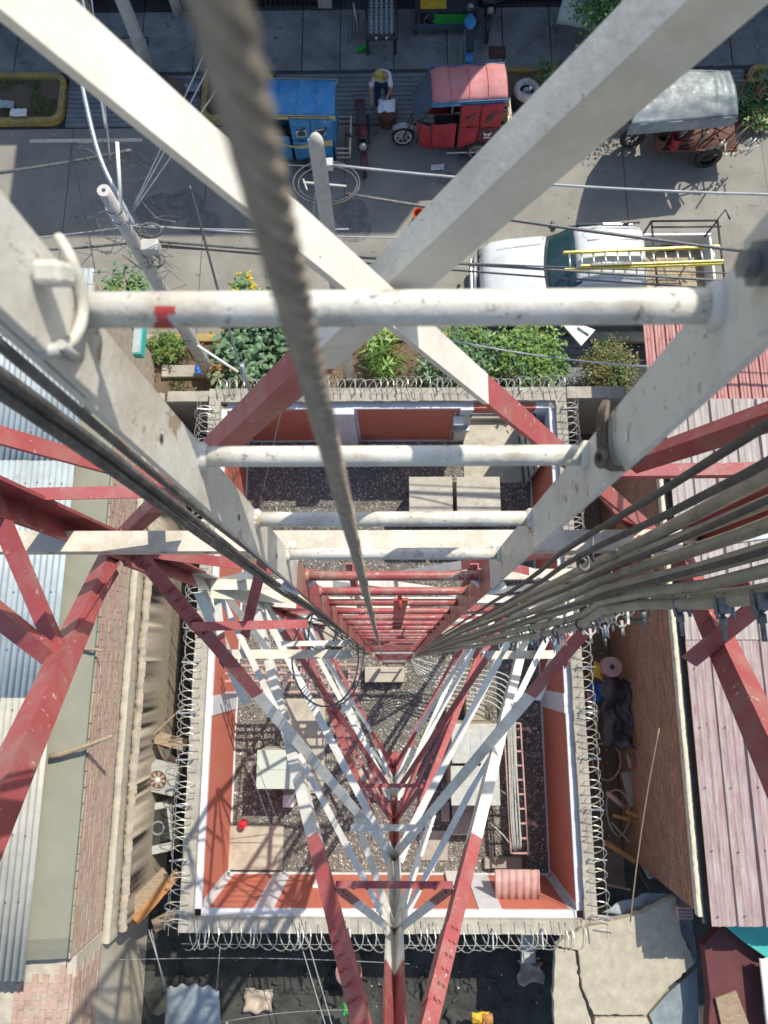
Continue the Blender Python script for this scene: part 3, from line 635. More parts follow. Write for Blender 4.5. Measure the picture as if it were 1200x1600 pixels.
# hanging tin sheet in the yard
r = empty('hanging_sheet', P(300, 1570, 1.6), 'blue grey metal sheet hanging in the lower left yard', 'metal sheet')
m = MB(); a, b, c, d = P(260, 1546, 1.6), P(342, 1548, 1.6), P(348, 1640, 1.5), P(255, 1640, 1.5)
m.grid(lambda u, v: a.lerp(b, u).lerp(d.lerp(c, u), v) + Vector((0, .12 * math.sin(math.pi * u) ** .7 * (1 - v) + .03 * math.sin(u * 25) * (1 - v), .1 * math.sin(math.pi * u))), 20, 6); m.sm = True; obj('sheet', m, m_tank, r, solid=.006)
m = MB(); m.tube([P(262, 1550, 1.62), P(232, 1452, 1.75)], .008, 6); m.tube([P(258, 1550, 1.62), P(236, 1452, 1.75)], .006, 6); m.tube([P(338, 1550, 1.62), P(344, 1478, 2.05)], .007, 6); obj('rope', m, m_gwire, r)
# dark yard
yd = [((170, 1500), (640, 1506), 1.9, 'upper clothes line across the dark yard'), ((330, 1600), (560, 1578), 1.7, 'lower clothes line across the dark yard')]
for a, b, h, lb in yd:
    m = MB(); p0 = P(*a, h); p1 = P(*b, h); m.tube([p0.lerp(p1, k / 10) - Vector((0, 0, .15 * math.sin(math.pi * k / 10))) for k in range(11)], .004, 5); tag(obj('clothes_line', m, m_gwire), lb, 'line')
for i in range(9):
    cx = rnd(420, 830) if i > 3 else rnd(280, 500); c = P(cx, rnd(1500, 1595), 0); s = rnd(.12, .3)
    m = MB(); m.grid(lambda u, v: c + Vector(((u - .5) * s * 2 * (1 + .4 * noise.noise((v * 2, i, 2))), (v - .5) * s * 1.6 * (1 + .4 * noise.noise((u * 2, i, 5))), .08 + .12 * noise.noise((u * 3 + i, v * 3, i)))), 9, 9); m.sm = True
    tag(obj('rag', m, [m_dark, m_tank, m_cabs, m_dark][i % 4], solid=.01), ['large grey blue cloth', 'pale crumpled bag', 'brownish rag', 'dark rag', 'small grey blue cloth', 'light grey scrap', 'tan scrap', 'blackish scrap', 'wide grey cloth'][i] + ' on the floor of the dark yard', 'rag', 'rags on the dark yard floor')
def pile(px, py, h, mats, label, cat, s=.12):
    c = P(px, py, h); r = empty('clothing_pile', c, label, cat)
    for i, mt in enumerate(mats):
        q = c + Vector((rnd(-s, s), rnd(-s, s), rnd(0, .05))); m = MB()
        m.grid(lambda u, v: q + Vector(((u - .5) * s * 1.6, (v - .5) * s * 1.6, .06 * noise.noise((u * 4 + i, v * 4, i * 3.3)) + .05 * math.sin(u * 3) * math.sin(v * 3))), 7, 7); m.sm = True; obj('garment', m, mt, r, solid=.01)
pile(550, 1575, 1.0, [m_white, m_bluep, m_green, m_redc, m_white, m_bluep], 'multicoloured washing heap beside the tower leg in the yard', 'laundry')
pile(752, 1588, .6, [m_yp, m_yp, m_woodo], 'yellow and orange bundle in the dark yard', 'bundle')
c = P(545, 1520, .6); m = MB(); m.lathe(c, [(.0001, -.55), (.2, -.55), (.25, 0), (.23, 0), (.2, -.5), (.0001, -.5)], 22); tag(obj('basin', m, m_redp), 'dull pink basin on the yard floor by the tower leg', 'basin')
m = MB(); m.box(*[P(825, 1470, 1.4).x - .12, P(825, 1470, 1.4).x + .12, -5.2, -4.6, 1.3, 1.4]); tag(obj('plank', m, m_cond), 'grey board below the wire next to the concrete slab', 'plank')
random.seed(63); m = MB()
for i in range(420):
    x, y = rnd(-4.4, 3.3), -4.6 - abs(random.gauss(0, 1.3)); sz = rnd(.012, .06); k0 = len(m.v)
    X = Vector((rnd(-1, 1), rnd(-1, 1), rnd(-.2, .2))).normalized(); Y_ = X.cross(Vector((0, 0, 1))).normalized(); m.frame((x, y, rnd(0, .06)), X, Y_, X.cross(Y_), sz * rnd(1, 4), sz, sz * rnd(.2, .8))
tag(obj('rubble', m, pm('yard_rubble', (.06, .056, .046), .95, .4, 2, .4, 20)), 'broken bits and dusty rubble scattered over the dark yard', 'rubble', kind='stuff')
# yard end wall so the lower left reads
m = MB(); m.box(-4.5, 3.4, -12, -9, 0, 2.5); tag(obj('yard_wall', m, m_plas2), 'rough wall at the far end of the dark yard', 'wall')

# ---------------------------------------------------------------- compound equipment
def cabinet(name, px0, px1, h, label, cat, top=m_cab, side=m_cabs, h0=.1, lid=True):
    a = P(*px0, h); b = P(*px1, h); x0, x1 = sorted((a.x, b.x)); y0, y1 = sorted((a.y, b.y))
    r = empty(name, ((x0 + x1) / 2, (y0 + y1) / 2, 0), label, cat)
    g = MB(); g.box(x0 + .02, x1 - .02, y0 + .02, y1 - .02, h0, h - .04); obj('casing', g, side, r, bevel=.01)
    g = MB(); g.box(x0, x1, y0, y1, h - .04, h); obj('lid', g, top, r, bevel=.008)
    g = MB(); g.box(x0 + .05, x1 - .05, y0 - .0, y0 + .018, h0 + .06, h - .1); obj('door', g, top, r)
    g = MB(); g.box(x0 + .02, x1 - .02, (y0 + y1) / 2 - .006, (y0 + y1) / 2 + .006, h, h + .006)
    for (ex, ey) in ((x0 + .04, y0 + .04), (x1 - .04, y0 + .04), (x0 + .04, y1 - .04), (x1 - .04, y1 - .04)): g.lathe((ex, ey, h), [(.0001, .008), (.012, .006), (.014, 0)], 8)
    obj('lid_fixings', g, m_cond, r)
    g = MB()
    for k in range(5): g.box(x0 + .1, x1 - .1, y0 - .006, y0, h0 + .15 + k * .06, h0 + .18 + k * .06)
    obj('vent', g, m_darkm, r)
    g = MB(); g.box(x1 - .12, x1 - .09, y0 - .02, y0, h * .5, h * .5 + .14); obj('handle', g, m_darkm, r)
    g = MB(); g.box(x0 + .03, x1 - .03, y0 + .03, y1 - .03, 0.02, h0); obj('plinth', g, m_conc, r)
    return r, (x0, x1, y0, y1)
cabinet('equipment_cabinet', (639, 745), (708, 808), 1.15, 'beige topped cabinet by the gateway, left of the pair', 'cabinet', m_slab, m_conc)
cabinet('equipment_cabinet', (713, 745), (783, 808), 1.15, 'beige topped cabinet by the gateway, right of the pair', 'cabinet', m_slab, m_conc)
cabinet('equipment_cabinet', (402, 1172), (466, 1233), 1.0, 'pale green cabinet on the left concrete pad', 'cabinet', m_pgreen, m_cab)
r1, _ = cabinet('equipment_cabinet', (705, 1131), (779, 1193), 1.35, 'grey cabinet with glazed lid right of the tower foot', 'cabinet', m_cab, m_cabs)
r2, _ = cabinet('equipment_cabinet', (704, 1197), (782, 1259), 1.35, 'plain beige cabinet next to the back wall side cable rack', 'cabinet', m_cab, m_cabs)
for dx in (-.2, 0, .2):
    g = MB(); p = P(742, 1162, 1.35); g.box(p.x + dx - .085, p.x + dx + .085, p.y - .2, p.y + .2, 1.352, 1.358); obj('lid_window', g, m_cond, r1)
def padbox(px0, px1, h, label, mat=m_conc):
    a = P(*px0, h); b = P(*px1, h); g = MB(); g.box(min(a.x, b.x), max(a.x, b.x), min(a.y, b.y), max(a.y, b.y), 0, h); return tag(obj('concrete_pad', g, mat, bevel=.012), label, 'concrete pad')
padbox((446, 1092), (506, 1240), .12, 'large worn concrete pad left of the tower foot', m_slab)
padbox((357, 1290), (441, 1360), .1, 'stained concrete pad in the lower left corner of the compound', m_slab)
padbox((706, 1250), (757, 1305), .3, 'small grey concrete pad before the beige cabinets')
padbox((697, 1088), (712, 1126), .45, 'narrow grey block beyond the glazed cabinet'); padbox((728, 1090), (758, 1126), .5, 'square grey block beyond the glazed cabinet')
padbox((690, 1253), (703, 1284), .3, 'little pale block left of the small grey pad'); padbox((757, 1340), (816, 1358), .15, 'low pale kerb by the back wall')
padbox((555, 1200), (632, 1246), .25, 'concrete footing under the rear tower leg', m_slab); padbox((472, 975), (535, 1010), .3, 'concrete footing under the left tower leg'); padbox((690, 975), (752, 1010), .3, 'concrete footing under the right tower leg')
padbox((570, 1042), (632, 1066), .25, 'concrete footing at the foot of the ladder', m_slab); padbox((442, 1242), (458, 1262), .3, 'small white block beside the pale green cabinet', m_white)
padbox((488, 1382), (510, 1396), .9, 'white box low on the back wall, left one', m_white); padbox((700, 1382), (724, 1394), .9, 'white box low on the back wall, right one', m_white)
padbox((655, 1298), (700, 1345), .08, 'flat grey slab between tower leg and back wall')
c = P(376, 1291, .45); r = empty('bucket', (c.x, c.y, 0.1), 'small bright red lidded bucket on the corner pad', 'bucket')
m = MB(); m.lathe((c.x, c.y, .1), [(.0001, 0), (.06, 0), (.075, .14), (.08, .14), (.08, .17), (.0001, .19)], 18); obj('pail', m, pm('bright_red', (.7, .01, .015), .5, .05), r)
m = MB(); m.lathe((c.x, c.y, .285), [(.0001, .03), (.03, .025), (.03, 0)], 12); obj('knob', m, m_redc, r)
# tin canopy on back wall
g = corr(P(773, 1380, 1.5).x, P(843, 1380, 1.5).x, P(800, 1409, 1.5).y, P(800, 1358, 1.5).y, 1.5, .13, .018, dz=.03)
r = empty('tin_canopy', (P(808, 1380, 1.5).x, P(808, 1380, 1.5).y, 1.4), 'small faded pink corrugated canopy on the back wall', 'canopy'); obj('roof_sheet', g, m_redp, r, solid=.004)
g = MB(); q = P(808, 1400, 1.5); g.box(q.x - .3, q.x + .3, YB + .02, YB + .35, .95, 1.4); obj('meter_box', g, m_cab, r)
# extinguisher, wall light, conduit on front wall
c = P(573, 700, .35); r = empty('gas_cylinder', (c.x, c.y, 0), 'red gas cylinder standing at the white pilaster', 'cylinder')
m = MB(); m.lathe((c.x, c.y, 0), [(.0001, 0), (.12, 0), (.12, .32), (.09, .42), (.03, .45), (.03, .52), (.0001, .52)], 20); m.sm = True; obj('tank', m, pm('dark_red', (.3, .02, .03), .4, .1), r)
m = MB(); m.tube([(c.x, c.y, .5), (c.x - .12, c.y, .48), (c.x - .16, c.y + .03, .2)], .012, 6); obj('hose', m, m_black, r)
m = MB(); m.box(c.x - .22, c.x + .22, c.y - .2, c.y + .2, .02, .07); tag(obj('concrete_pad', m, m_conc), 'small pad beneath the red gas cylinder', 'concrete pad')
c = P(716, 662, 1.7); r = empty('wall_light', c, 'white lamp head on the front compound wall', 'lamp'); m = MB(); m.box(c.x - .1, c.x + .1, YF - .25, YF - .06, 1.68, 1.76); obj('lamp_head', m, m_white, r, bevel=.01)
m = MB(); m.tube([(c.x - .06, YF - .02, 1.9), (c.x - .06, YF - .02, .1)], .018, 6); m.tube([(c.x - .06, YF - .02, 1.7), (c.x, YF - .1, 1.7)], .015, 6); obj('conduit', m, m_cond, r)
c = P(722, 663, 1.2); m = MB(); m.box(c.x - .2, c.x + .16, YF - .16, YF - .02, 1.0, 1.12); r = tag(obj('junction_box', m, m_galv, bevel=.01), 'grey metal box on the wall beside the gateway', 'box')
# cable rack on ground right
rack = empty('cable_rack', P(815, 1230, .8), 'red ladder cable rack carrying grey cables beside the right wall', 'cable rack')
a0, a1 = P(800, 1130, .8), P(812, 1333, .8); wd = .33
for s in (-1, 1): g = MB(); g.bar(a0 + Vector((s * wd / 2, 0, 0)), a1 + Vector((s * wd / 2, 0, 0)), .025, .05); obj('rail', g, m_redp, rack)
for k in range(10): q = a0.lerp(a1, k / 9); g = MB(); g.bar(q - Vector((wd / 2, 0, 0)), q + Vector((wd / 2, 0, 0)), .03, .02); obj('rung', g, m_redp, rack)
for q in (a0.lerp(a1, .05), a0.lerp(a1, .78)):
    g = MB(); g.bar(q + Vector((.28, 0, -.75)), q + Vector((.28, 0, .03)), .05, .05, (0, 1, 0)); g.bar(q + Vector((.1, 0, -.03)), q + Vector((.32, 0, -.03)), .05, .04); g.tube([q + Vector((.28, .05, .05)), q + Vector((.36, -.05, .06))], .035, 8); obj('post', g, m_redp, rack)
cb = empty('ground_cables', P(760, 1060, .9), 'bundle of grey cables bending from the tower foot along the rack', 'cables')
for k in range(7):
    u = k / 6; p = [Vector((.22 + .02 * k, .12 - .03 * k, 2.0)), Vector((.3 + .02 * k, .1 - .05 * k, 1.0)), P(690, 1040 + 7 * k, .86), P(740, 1046 + 7 * k, .87), P(778 + 4 * (6 - k), 1053 + 8 * k, .88)]
    ex = a0.x - .10 + .026 * (6 - k); p += [Vector((ex, a0.y + .35 - .05 * k, .87)), Vector((ex, a0.y, .86 + .01 * (k % 2))), Vector((ex + rnd(-.02, .02), a0.y - .8, .86)), Vector((ex + rnd(-.02, .04), a1.y + .6, .86)), Vector((ex + .03, a1.y + .05, .86)), Vector((ex + .03, a1.y + .02, .4))]
    # smooth
    for _ in range(2):
        q = [p[0]]
        for i in range(len(p) - 1): q += [p[i].lerp(p[i + 1], .25), p[i].lerp(p[i + 1], .75)]
        p = q + [p[-1]]
    m = MB(); m.tube(p, .0125, 7); obj('cable', m, m_cond, cb)
for a, b, lb in (((788, 1215), (808, 1240), 'upper'), ((782, 1235), (812, 1262), 'middle'), ((765, 1285), (806, 1330), 'lower')):
    m = MB(); p0 = P(*a, .7); p1 = P(*b, .75); m.tube([p0, p0.lerp(p1, .5) + Vector((0, .05, .1)), p1], .012, 6); obj('cable', m, m_cond, cb)
# red rack left of ladder foot
r = empty('cable_rack', P(450, 1060, 2.0), 'low red lattice rack left of the ladder foot', 'cable rack')
for i, yy in enumerate((1040, 1052, 1064, 1082)):
    g = MB(); g.bar(P(352, yy, 1.8), P(562, yy - 2, 1.8), .035, .05); obj('rail', g, m_redp, r)
for k in range(14):
    x = 365 + k * 15; g = MB(); g.bar(P(x, 1038, 1.77), P(x + rnd(-4, 4), 1084, 1.77), .03, .025); obj('rung', g, m_redp, r)
for x in (360, 555): g = MB(); q = P(x, 1060, 1.8); g.bar(q, (q.x, q.y, 0), .05, .05, (0, 1, 0)); obj('post', g, m_redp, r)
c = P(535, 1054, 1.85); m = MB(); m.box(c.x - .1, c.x + .1, c.y - .08, c.y + .08, 1.6, 1.85); obj('junction_box', m, m_darkm, r)

# ================================================================ TOWER
tw = empty('lattice_tower', (0, -.2, 0), 'red and white painted triangular steel lattice tower seen down its inside', 'tower')
def Wd(d): return 1.89 + .081 * d
def N3(leg, d):
    W = Wd(d); z = H - d
    if leg == 'L': return Vector((-W / 2, -.157 + .2887 * W, z))
    if leg == 'R': return Vector((W / 2, -.157 + .2887 * W, z))
    return Vector((0, -.2 - .5774 * W, z))
ND = [-4.2, -.9, 2.6, 6.05, 9.5, 13.0]
DIRS = {'L': [Vector((1, 0, 0)), Vector((.5, -.866, 0))], 'R': [Vector((-1, 0, 0)), Vector((-.5, -.866, 0))], 'B': [Vector((-.5, .866, 0)), Vector((.5, .866, 0))]}
for lg in 'LRB':
    g = MB(); g.angle(N3(lg, -4.2), N3(lg, 14.8), .096, .010, *DIRS[lg]); obj('leg', g, m_tower, tw)
    g = MB(); b = N3(lg, 14.8); g.box(b.x - .2, b.x + .2, b.y - .2, b.y + .2, .24, .28); obj('base_plate', g, m_tower, tw)
FACE = {'LR': (Vector((0, 1, 0))), 'LB': Vector((-.866, -.5, 0)), 'RB': Vector((.866, -.5, 0))}
def member(p0, p1, n, wdt, out=1, off=0.0, name='brace', top=True, t=.007):
    n = Vector(n); ax = (p1 - p0).normalized(); u = ax.cross(n).normalized()
    if u.z < 0: u = -u
    if not top: u = -u
    g = MB(); s = u * (wdt * .5) + n * off
    g.angle(p0 + s, p1 + s, wdt, t, -u, n * out); o = obj(name, g, m_tower, tw)
    L_ = (p1 - p0).length
    if (p0.z + p1.z) / 2 > 7 and p1.z < 16 or (name != 'brace' and (p0.z + p1.z) / 2 > 8):
        for e in (.05, .11):
            for (pp_, dd_) in ((p0, ax), (p1, -ax)):
                if pp_.z < H - .5: bolt(o, pp_ + s + dd_ * (e + .03) - u * wdt * .5 - n * out * .001, -n * out, sc=.62); bolt(o, pp_ + s + dd_ * (e + .03) + n * out * wdt * .55, u, sc=.5)
    return o
def gusset(p, n, r=.11):
    n = Vector(n); u = Vector((0, 0, 1)); t = u.cross(n); g = MB(); q = p + n * .012
    g.frame(q, t, u, n, r * 1.6, r * 2.0, .01); gp = obj('gusset', g, m_tower, tw)
    if p.z > 4:
        for (a_, b_) in ((-.5, -.7), (.5, -.7), (-.5, .7), (.5, .7), (-.5, 0), (.5, 0)):
            for sg in (-1, 1): bolt(gp, q + t * a_ * r * .9 + u * b_ * r + n * (.006 * sg), n * sg, sc=.8)
for i in range(len(ND) - 1):
    d0, d1 = ND[i], ND[i + 1]; dm = (d0 + d1) / 2
    for f, n in FACE.items():
        A, B_ = f[0], f[1]
        wdt = .046 if (f == 'LR') else (.054 if i < 2 else .060)
        # outstanding flange towards inside for one diagonal, outside for the other
        a0, a1, b0, b1 = N3(A, d0), N3(A, d1), N3(B_, d0), N3(B_, d1)
        oo = -.006 if (f == 'LR' and i == 1) else 0
        member(a0, b1, n, wdt, -1, .0 + oo)
        member(b0, a1, n, wdt, 1, .010 + oo)
        x = (a0 + b1) / 2
        if i >= 1:
            k = (Wd(d0)) / (Wd(d0) + Wd(d1)); cr = a0.lerp(b1, k)
            am, bm2 = N3(A, dm), N3(B_, dm)
            for (mid, e) in () if i == 1 else ((am, a0), (am, a1), (bm2, b0), (bm2, b1)):
                q = cr.lerp(e, .52); member(mid, q, n, .044 if i > 1 else .05, -1, .02, 'sub_brace', t=.005)
            for (e, r2) in ((a0, a1), (b0, b1)): pass
            
            if f != 'LR' and i in (2, 3):
                for mid in (am, bm2): member(mid, cr, n, .036, -1, .03, 'sub_brace', t=.005)

        if i >= 1 and f == 'LR': member(a1, b1, n, .05, -1, .03, 'horizontal', t=.006)
        if i >= 1 and f != 'LR' and i > 1: member(a1, b1, n, .06, -1, .03, 'horizontal', t=.007)
        for lgp in (a1, b1): gusset(lgp + (Vector((0, -.2, lgp.z)) - Vector((lgp.x, lgp.y, lgp.z))) * .03, n)
# hip struts across the rear corner between the two rear faces
def on_line(p, q, t): return p.lerp(q, t)
def hip(pxa, pxb, i, wdt):
    # height where the rear diagonals cross the sighted row
    a_, b_ = N3('B', ND[i]), N3('L', ND[i + 1]); best = min(range(400), key=lambda k: abs(((a_.lerp(b_, k / 400) - Vector((0, 0, H))).normalized() - (Q(pxa[0], pxa[1], 3) - Vector((0, 0, H))).normalized()).length)) / 400
    pL = a_.lerp(b_, best); pR = b0_ = N3('B', ND[i]).lerp(N3('R', ND[i + 1]), best)
    member(pL, pR, (0, -1, 0), wdt, -1, 0, 'hip_strut', t=.005)
hip((530, 1385), (695, 1385), 2, .03); hip((565, 1232), (650, 1232), 3, .036)
# splices with bolt heads on the rear face diagonals
def splice(p0, p1, t, n, wdt=.066, out=-1):
    n = Vector(n) * -out; ax = (p1 - p0).normalized(); u = ax.cross(n).normalized()
    if u.z < 0: u = -u
    c = p0.lerp(p1, t); s = u * (wdt * .5) + (n * .004 if out < 0 else -n * .006); g = MB(); g.angle(c - ax * .17 + s, c + ax * .17 + s, wdt, .008, -u, -n)
    pl = obj('splice_plate', g, m_tower, tw)
    for k in range(6):
        q = c + ax * (-.16 + .064 * k) + s - u * .0; bolt(pl, q - n * .03 + u * .004 * (k % 2), u, sc=.62); bolt(pl, q - n * .05 + u * .002, u, sc=.62)
        bolt(pl, q - u * .03 - n * .012, -n, sc=.75)
splice(N3('L', 2.6), N3('B', 6.05), .115, FACE['LB']); splice(N3('R', 2.6), N3('B', 6.05), .115, FACE['RB'])
splice(N3('B', 2.6), N3('L', 6.05), .13, FACE['LB'], .064, 1); splice(N3('B', 2.6), N3('R', 6.05), .13, FACE['RB'], .064, 1)
# collars on rear leg
for d in (2.6, 4.3, 6.05, 9.5):
    b = N3('B', d); g = MB(); g.angle(b + Vector((0, -.012, .1)), b + Vector((0, -.012, -.1)), .15, .01, *DIRS['B']); pl = obj('leg_plate', g, m_tower, tw)
    for s in (-1, 1):
        for k in (-.06, 0, .06): dd = DIRS['B'][0 if s < 0 else 1]; bolt(pl, b + dd * .09 + Vector((0, 0, k)) + Vector((s * .008, .004, 0)), (s * .866, .5, 0), sc=1.2)
# red struts near the left and right nodes (seen under the support beam)
def mem(a, b, wdt=.05, up=(0, 0, 1), name='strut', t=.006, mat=None):
    a = Vector(a); b = Vector(b); ax = (b - a).normalized(); u = Vector(up) - ax * Vector(up).dot(ax); u.normalize(); s = ax.cross(u)
    g = MB(); g.angle(a, b, wdt, t, s, -u); return obj(name, g, mat or m_tower, tw)
mem(Q(-120, 628, 1.0), Q(290, 752, 1.72), .038); mem(Q(-60, 764, 1.72), Q(300, 757, 1.8), .034)
mem(Q(1330, 600, 1.0), Q(975, 724, 1.72), .042); mem(Q(1290, 740, 1.72), Q(965, 744, 1.8), .034)
mem(Q(930, 735, 1.75), Q(1015, 838, 2.35), .05); mem(Q(-60, 905, 1.5), Q(108, 1038, 1.75), .042); mem(Q(-20, 745, 1.6), Q(104, 1035, 1.78), .036)
mem(Q(90, 1000, 1.8), Q(172, 880, 2.5), .05); mem(Q(1260, 905, 1.5), Q(1088, 1042, 1.8), .042); mem(Q(1180, 930, 1.7), Q(1075, 960, 1.9), .05)
mem(Q(548, 1290, 5.0), Q(660, 1290, 5.0), .035); mem(Q(300, 972, 3.0), Q(480, 968, 3.3), .04); mem(Q(440, 1002, 4.0), Q(545, 1000, 4.2), .03); mem(Q(375, 990, 3.4), Q(405, 860, 2.75), .05)
mem(Q(355, 1015, 4.3), Q(548, 1015, 4.4), .055, mat=m_beam); mem(Q(760, 1017, 4.3), Q(868, 1016, 4.3), .05, mat=m_beam)
mem(Q(330, 905, 3.9), Q(520, 905, 4.0), .06, mat=m_beam); mem(Q(330, 918, 3.9), Q(640, 942, 4.8), .06, mat=m_beam); mem(Q(1000, 905, 3.9), Q(700, 905, 4.0), .06, mat=m_beam)
for x in (553, 748): mem(Q(x, 880, 3.1), Q(x + (615 - x) * .3, 965, 4.6), .04, (1, 0, 0))
# inner slanting white struts seen either side of the ladder
mem(Q(318, 925, 4.1), Q(390, 1100, 5.2), .06); mem(Q(915, 925, 4.1), Q(845, 1095, 5.2), .06)
# support beam
g = MB(); bz = 2.0; b0, b1 = Q(-60, 862, bz), Q(1068, 862, bz); b1.y = b0.y
g.angle(b0, b1, .062, .006, (0, 1, 0), (0, 0, -1)); bm3 = obj('support_beam', g, m_beam, tw)
k = 0
for px in (10, 78, 165, 254, 322, 990, 1040):
    q = Q(px, 878, bz + .03); m = MB(); m.lathe((q.x, b0.y - .001, q.z - .0), [(.0001, -.0015), (.011, -.0015)], 12, 'y'); obj('bolt_hole', m, m_wallw, bm3)
for px in (380, 1000): bolt(bm3, (Q(px, 850, bz).x, b0.y + .035, b0.z + .002), (0, 0, 1), sc=.7)

# ---------------------------------------------------------------- ladder
ld = empty('climbing_ladder', (0, .2, 0), 'long white and red rung ladder running down inside the tower', 'ladder')
def ly(d): return .2315 - .0175 * d
for s in (-1, 1):
    g = MB(); g.angle((s * .2035, ly(-1.2) + .006, H + 1.2), (s * .2035, ly(14.6) + .006, H - 14.6), .060, .006, (0, -1, 0), (s, 0, 0)); o = obj('rail', g, m_ladder, ld)
    for d in (.55, .86, 1.16, 2.0):
        m = MB(); m.lathe((s * .2026, ly(d) - .030, H - d - .02), [(.0001, 0), (.0045, 0)], 12, 'x'); obj('bolt_hole', m, m_gut if s < 0 else m_white, ld)
RB = MB(); RB.tube([(-.207, 0, 0), (-.14, 0, 0), (0, 0, 0), (.14, 0, 0), (.207, 0, 0)], .0113, 14); RM = cmesh('rung', RB, m_rung, True)
WD = MB(); WD.lathe((0, 0, 0), [(.0115, -.006), (.0155, -.002), (.0155, .003)], 12, 'x'); WM = cmesh('weld', WD, m_ladder, True)
for k in range(-4, 48):
    d = .395 + .3 * k; ro = inst('rung', RM, ld, (0, ly(d) - .006, H - d), (rnd(-.5, .5), 0, 0))
    if k < 6:
        for s in (-1, 1): inst('weld', WM, ro, Vector((s * .202, ly(d) - .006, H - d)), (0, 0, 0 if s > 0 else math.pi))
# red paint mark on first rung
m = MB()
for (x0, x1, a0_, a1_) in ((-.150, -.139, 70, 110), (-.147, -.140, 40, 70), (-.152, -.138, 95, 118), (-.148, -.134, 18, 42)):
    pts = []
    for a in (a0_, (a0_ + a1_) / 2, a1_):
        for x in (x0, x1): pts.append((x + rnd(-.001, .001), ly(.395) - .006 - .01155 * math.sin(R_(a)) * 1, H - .395 + .01155 * math.cos(R_(a))))
    m.add(pts, [(0, 1, 3, 2), (2, 3, 5, 4)])
obj('red_mark', m, m_red, ld)
# ladder clamps at the support beam and joint
for s in (-1, 1):
    g = MB(); g.tube([Yp(615 - s * 158, 850, .23), Yp(615 - s * 158, 884, .205)], .0075, 8); g.tube([Yp(615 - s * 158, 868, .225), Yp(615 - s * 158, 880, .205)], .012, 8); obj('clamp_rod', g, m_white, ld)
    g = MB(); g.tube([(s * .19, ly(1.6) - .01, H - 1.62), (s * .235, ly(1.6) - .035, H - 1.66), (s * .27, ly(1.6) - .02, H - 1.66)], .010, 8); obj('hook', g, m_white, ld)
# fall arrest plate
g = MB(); g.box(.0, .042, ly(2.3) - .02, ly(2.3) - .012, H - 3.4, H - 1.95); fp = obj('centre_plate', g, m_red, ld)
g = MB(); g.box(.05, .058, ly(3.6) - .01, ly(3.6) - .004, H - 4.3, H - 3.2); obj('centre_plate', g, m_red, ld)
g = MB(); g.tube([(.018, ly(2) - .015, H - 1.93), (.018, ly(2) - .04, H - 1.9), (.018, ly(2) - .05, H - 1.95), (.018, ly(2) - .03, H - 2.05)], .006, 8); obj('hook', g, m_red, fp)
# knotted straps on rails
def strap(name, pts, r, mat, label, cat='strap'):
    p = [Vector(q) for q in pts]
    for _ in range(2):
        q = [p[0]]
        for i in range(len(p) - 1): q += [p[i].lerp(p[i + 1], .25), p[i].lerp(p[i + 1], .75)]
        p = q + [p[-1]]
    m = MB(); m.tube(p, r, 8); return tag(obj(name, m, mat), label, cat)
xr = .198
for k, (dx, lb_) in enumerate(((0, 'brown strap lying along the right ladder rail edge'), (5, 'second turn of brown strap on the right ladder rail'), (10, 'third turn of brown strap on the right ladder rail, nearest the rail middle'))):
    strap('cable_tie', [Xp(944 + dx * .5, 628, xr + .02), Xp(938 + dx, 640, xr), Xp(935 + dx, 685, xr), Xp(938 + dx, 712, xr - .002), Xp(950 + dx, 735, xr - .004), Xp(985 + dx * .5, 728, xr + .02), Xp(1005, 712, xr + .04)], .0026, m_strap, lb_, 'strap')
strap('cable_tie', [Xp(944, 700, xr - .004), Xp(932, 712, xr - .006), Xp(936, 730, xr - .006), Xp(950, 722, xr - .006), Xp(944, 706, xr - .004)], .0032, m_strap, 'knot of brown strap at the lower edge of the right rail')
br = empty('rail_bracket', (-.25, .2, H - .36), 'white nut and looped band at the end of the upper left rail piece', 'bracket')
m = MB(); m.angle((-.1955, ly(-.9) + .004, H + .9), (-.1955, ly(.40) + .004, H - .425), .058, .007, (0, -1, 0), (-1, 0, 0)); obj('splice_bar', m, m_ladder, br, bevel=.001)
c = Xp(84, 428, -.186)
m = MB(); m.frame(c, Vector((1, 0, 0)), Vector((0, .9, .43)), Vector((0, -.43, .9)), .016, .013, .020); obj('square_nut', m, m_ladder, br, bevel=.003)
pts = [Xp(92, 372, -.205), Xp(110, 400, -.192), Xp(128, 450, -.190), Xp(131, 495, -.190), Xp(118, 530, -.192), Xp(94, 546, -.197), Xp(62, 540, -.21), Xp(40, 525, -.235)]
for _ in range(2):
    q = [pts[0]]
    for i in range(len(pts) - 1): q += [pts[i].lerp(pts[i + 1], .25), pts[i].lerp(pts[i + 1], .75)]
    pts = q + [pts[-1]]
m = MB(); m.tube(pts, .0036, 8); obj('band', m, m_whitep, br)
m = MB(); m.tube([Xp(95, 538, -.190), Xp(110, 552, -.192), Xp(128, 562, -.2)], .003, 8); m.tube([Xp(40, 536, -.215), Xp(66, 552, -.20), Xp(92, 546, -.192)], .0042, 8); obj('clip', m, m_cond, br)
br = empty('rail_bracket', (.25, .2, H - .36), 'dark shadowed bolt and overlapping end on the upper right rail', 'bracket')
m = MB(); m.angle((.1955, ly(-.9) + .004, H + .9), (.1955, ly(.34) + .004, H - .345), .058, .007, (0, -1, 0), (1, 0, 0)); obj('splice_bar', m, m_ladder, br, bevel=.001)
c = Xp(1188, 412, .193)
m = MB(); m.lathe(c, [(.0001, -.010), (.008, -.010), (.008, -.003), (.013, -.003), (.013, .003), (.0001, .003)], 6, 'x'); obj('bolt', m, m_bolt, br)

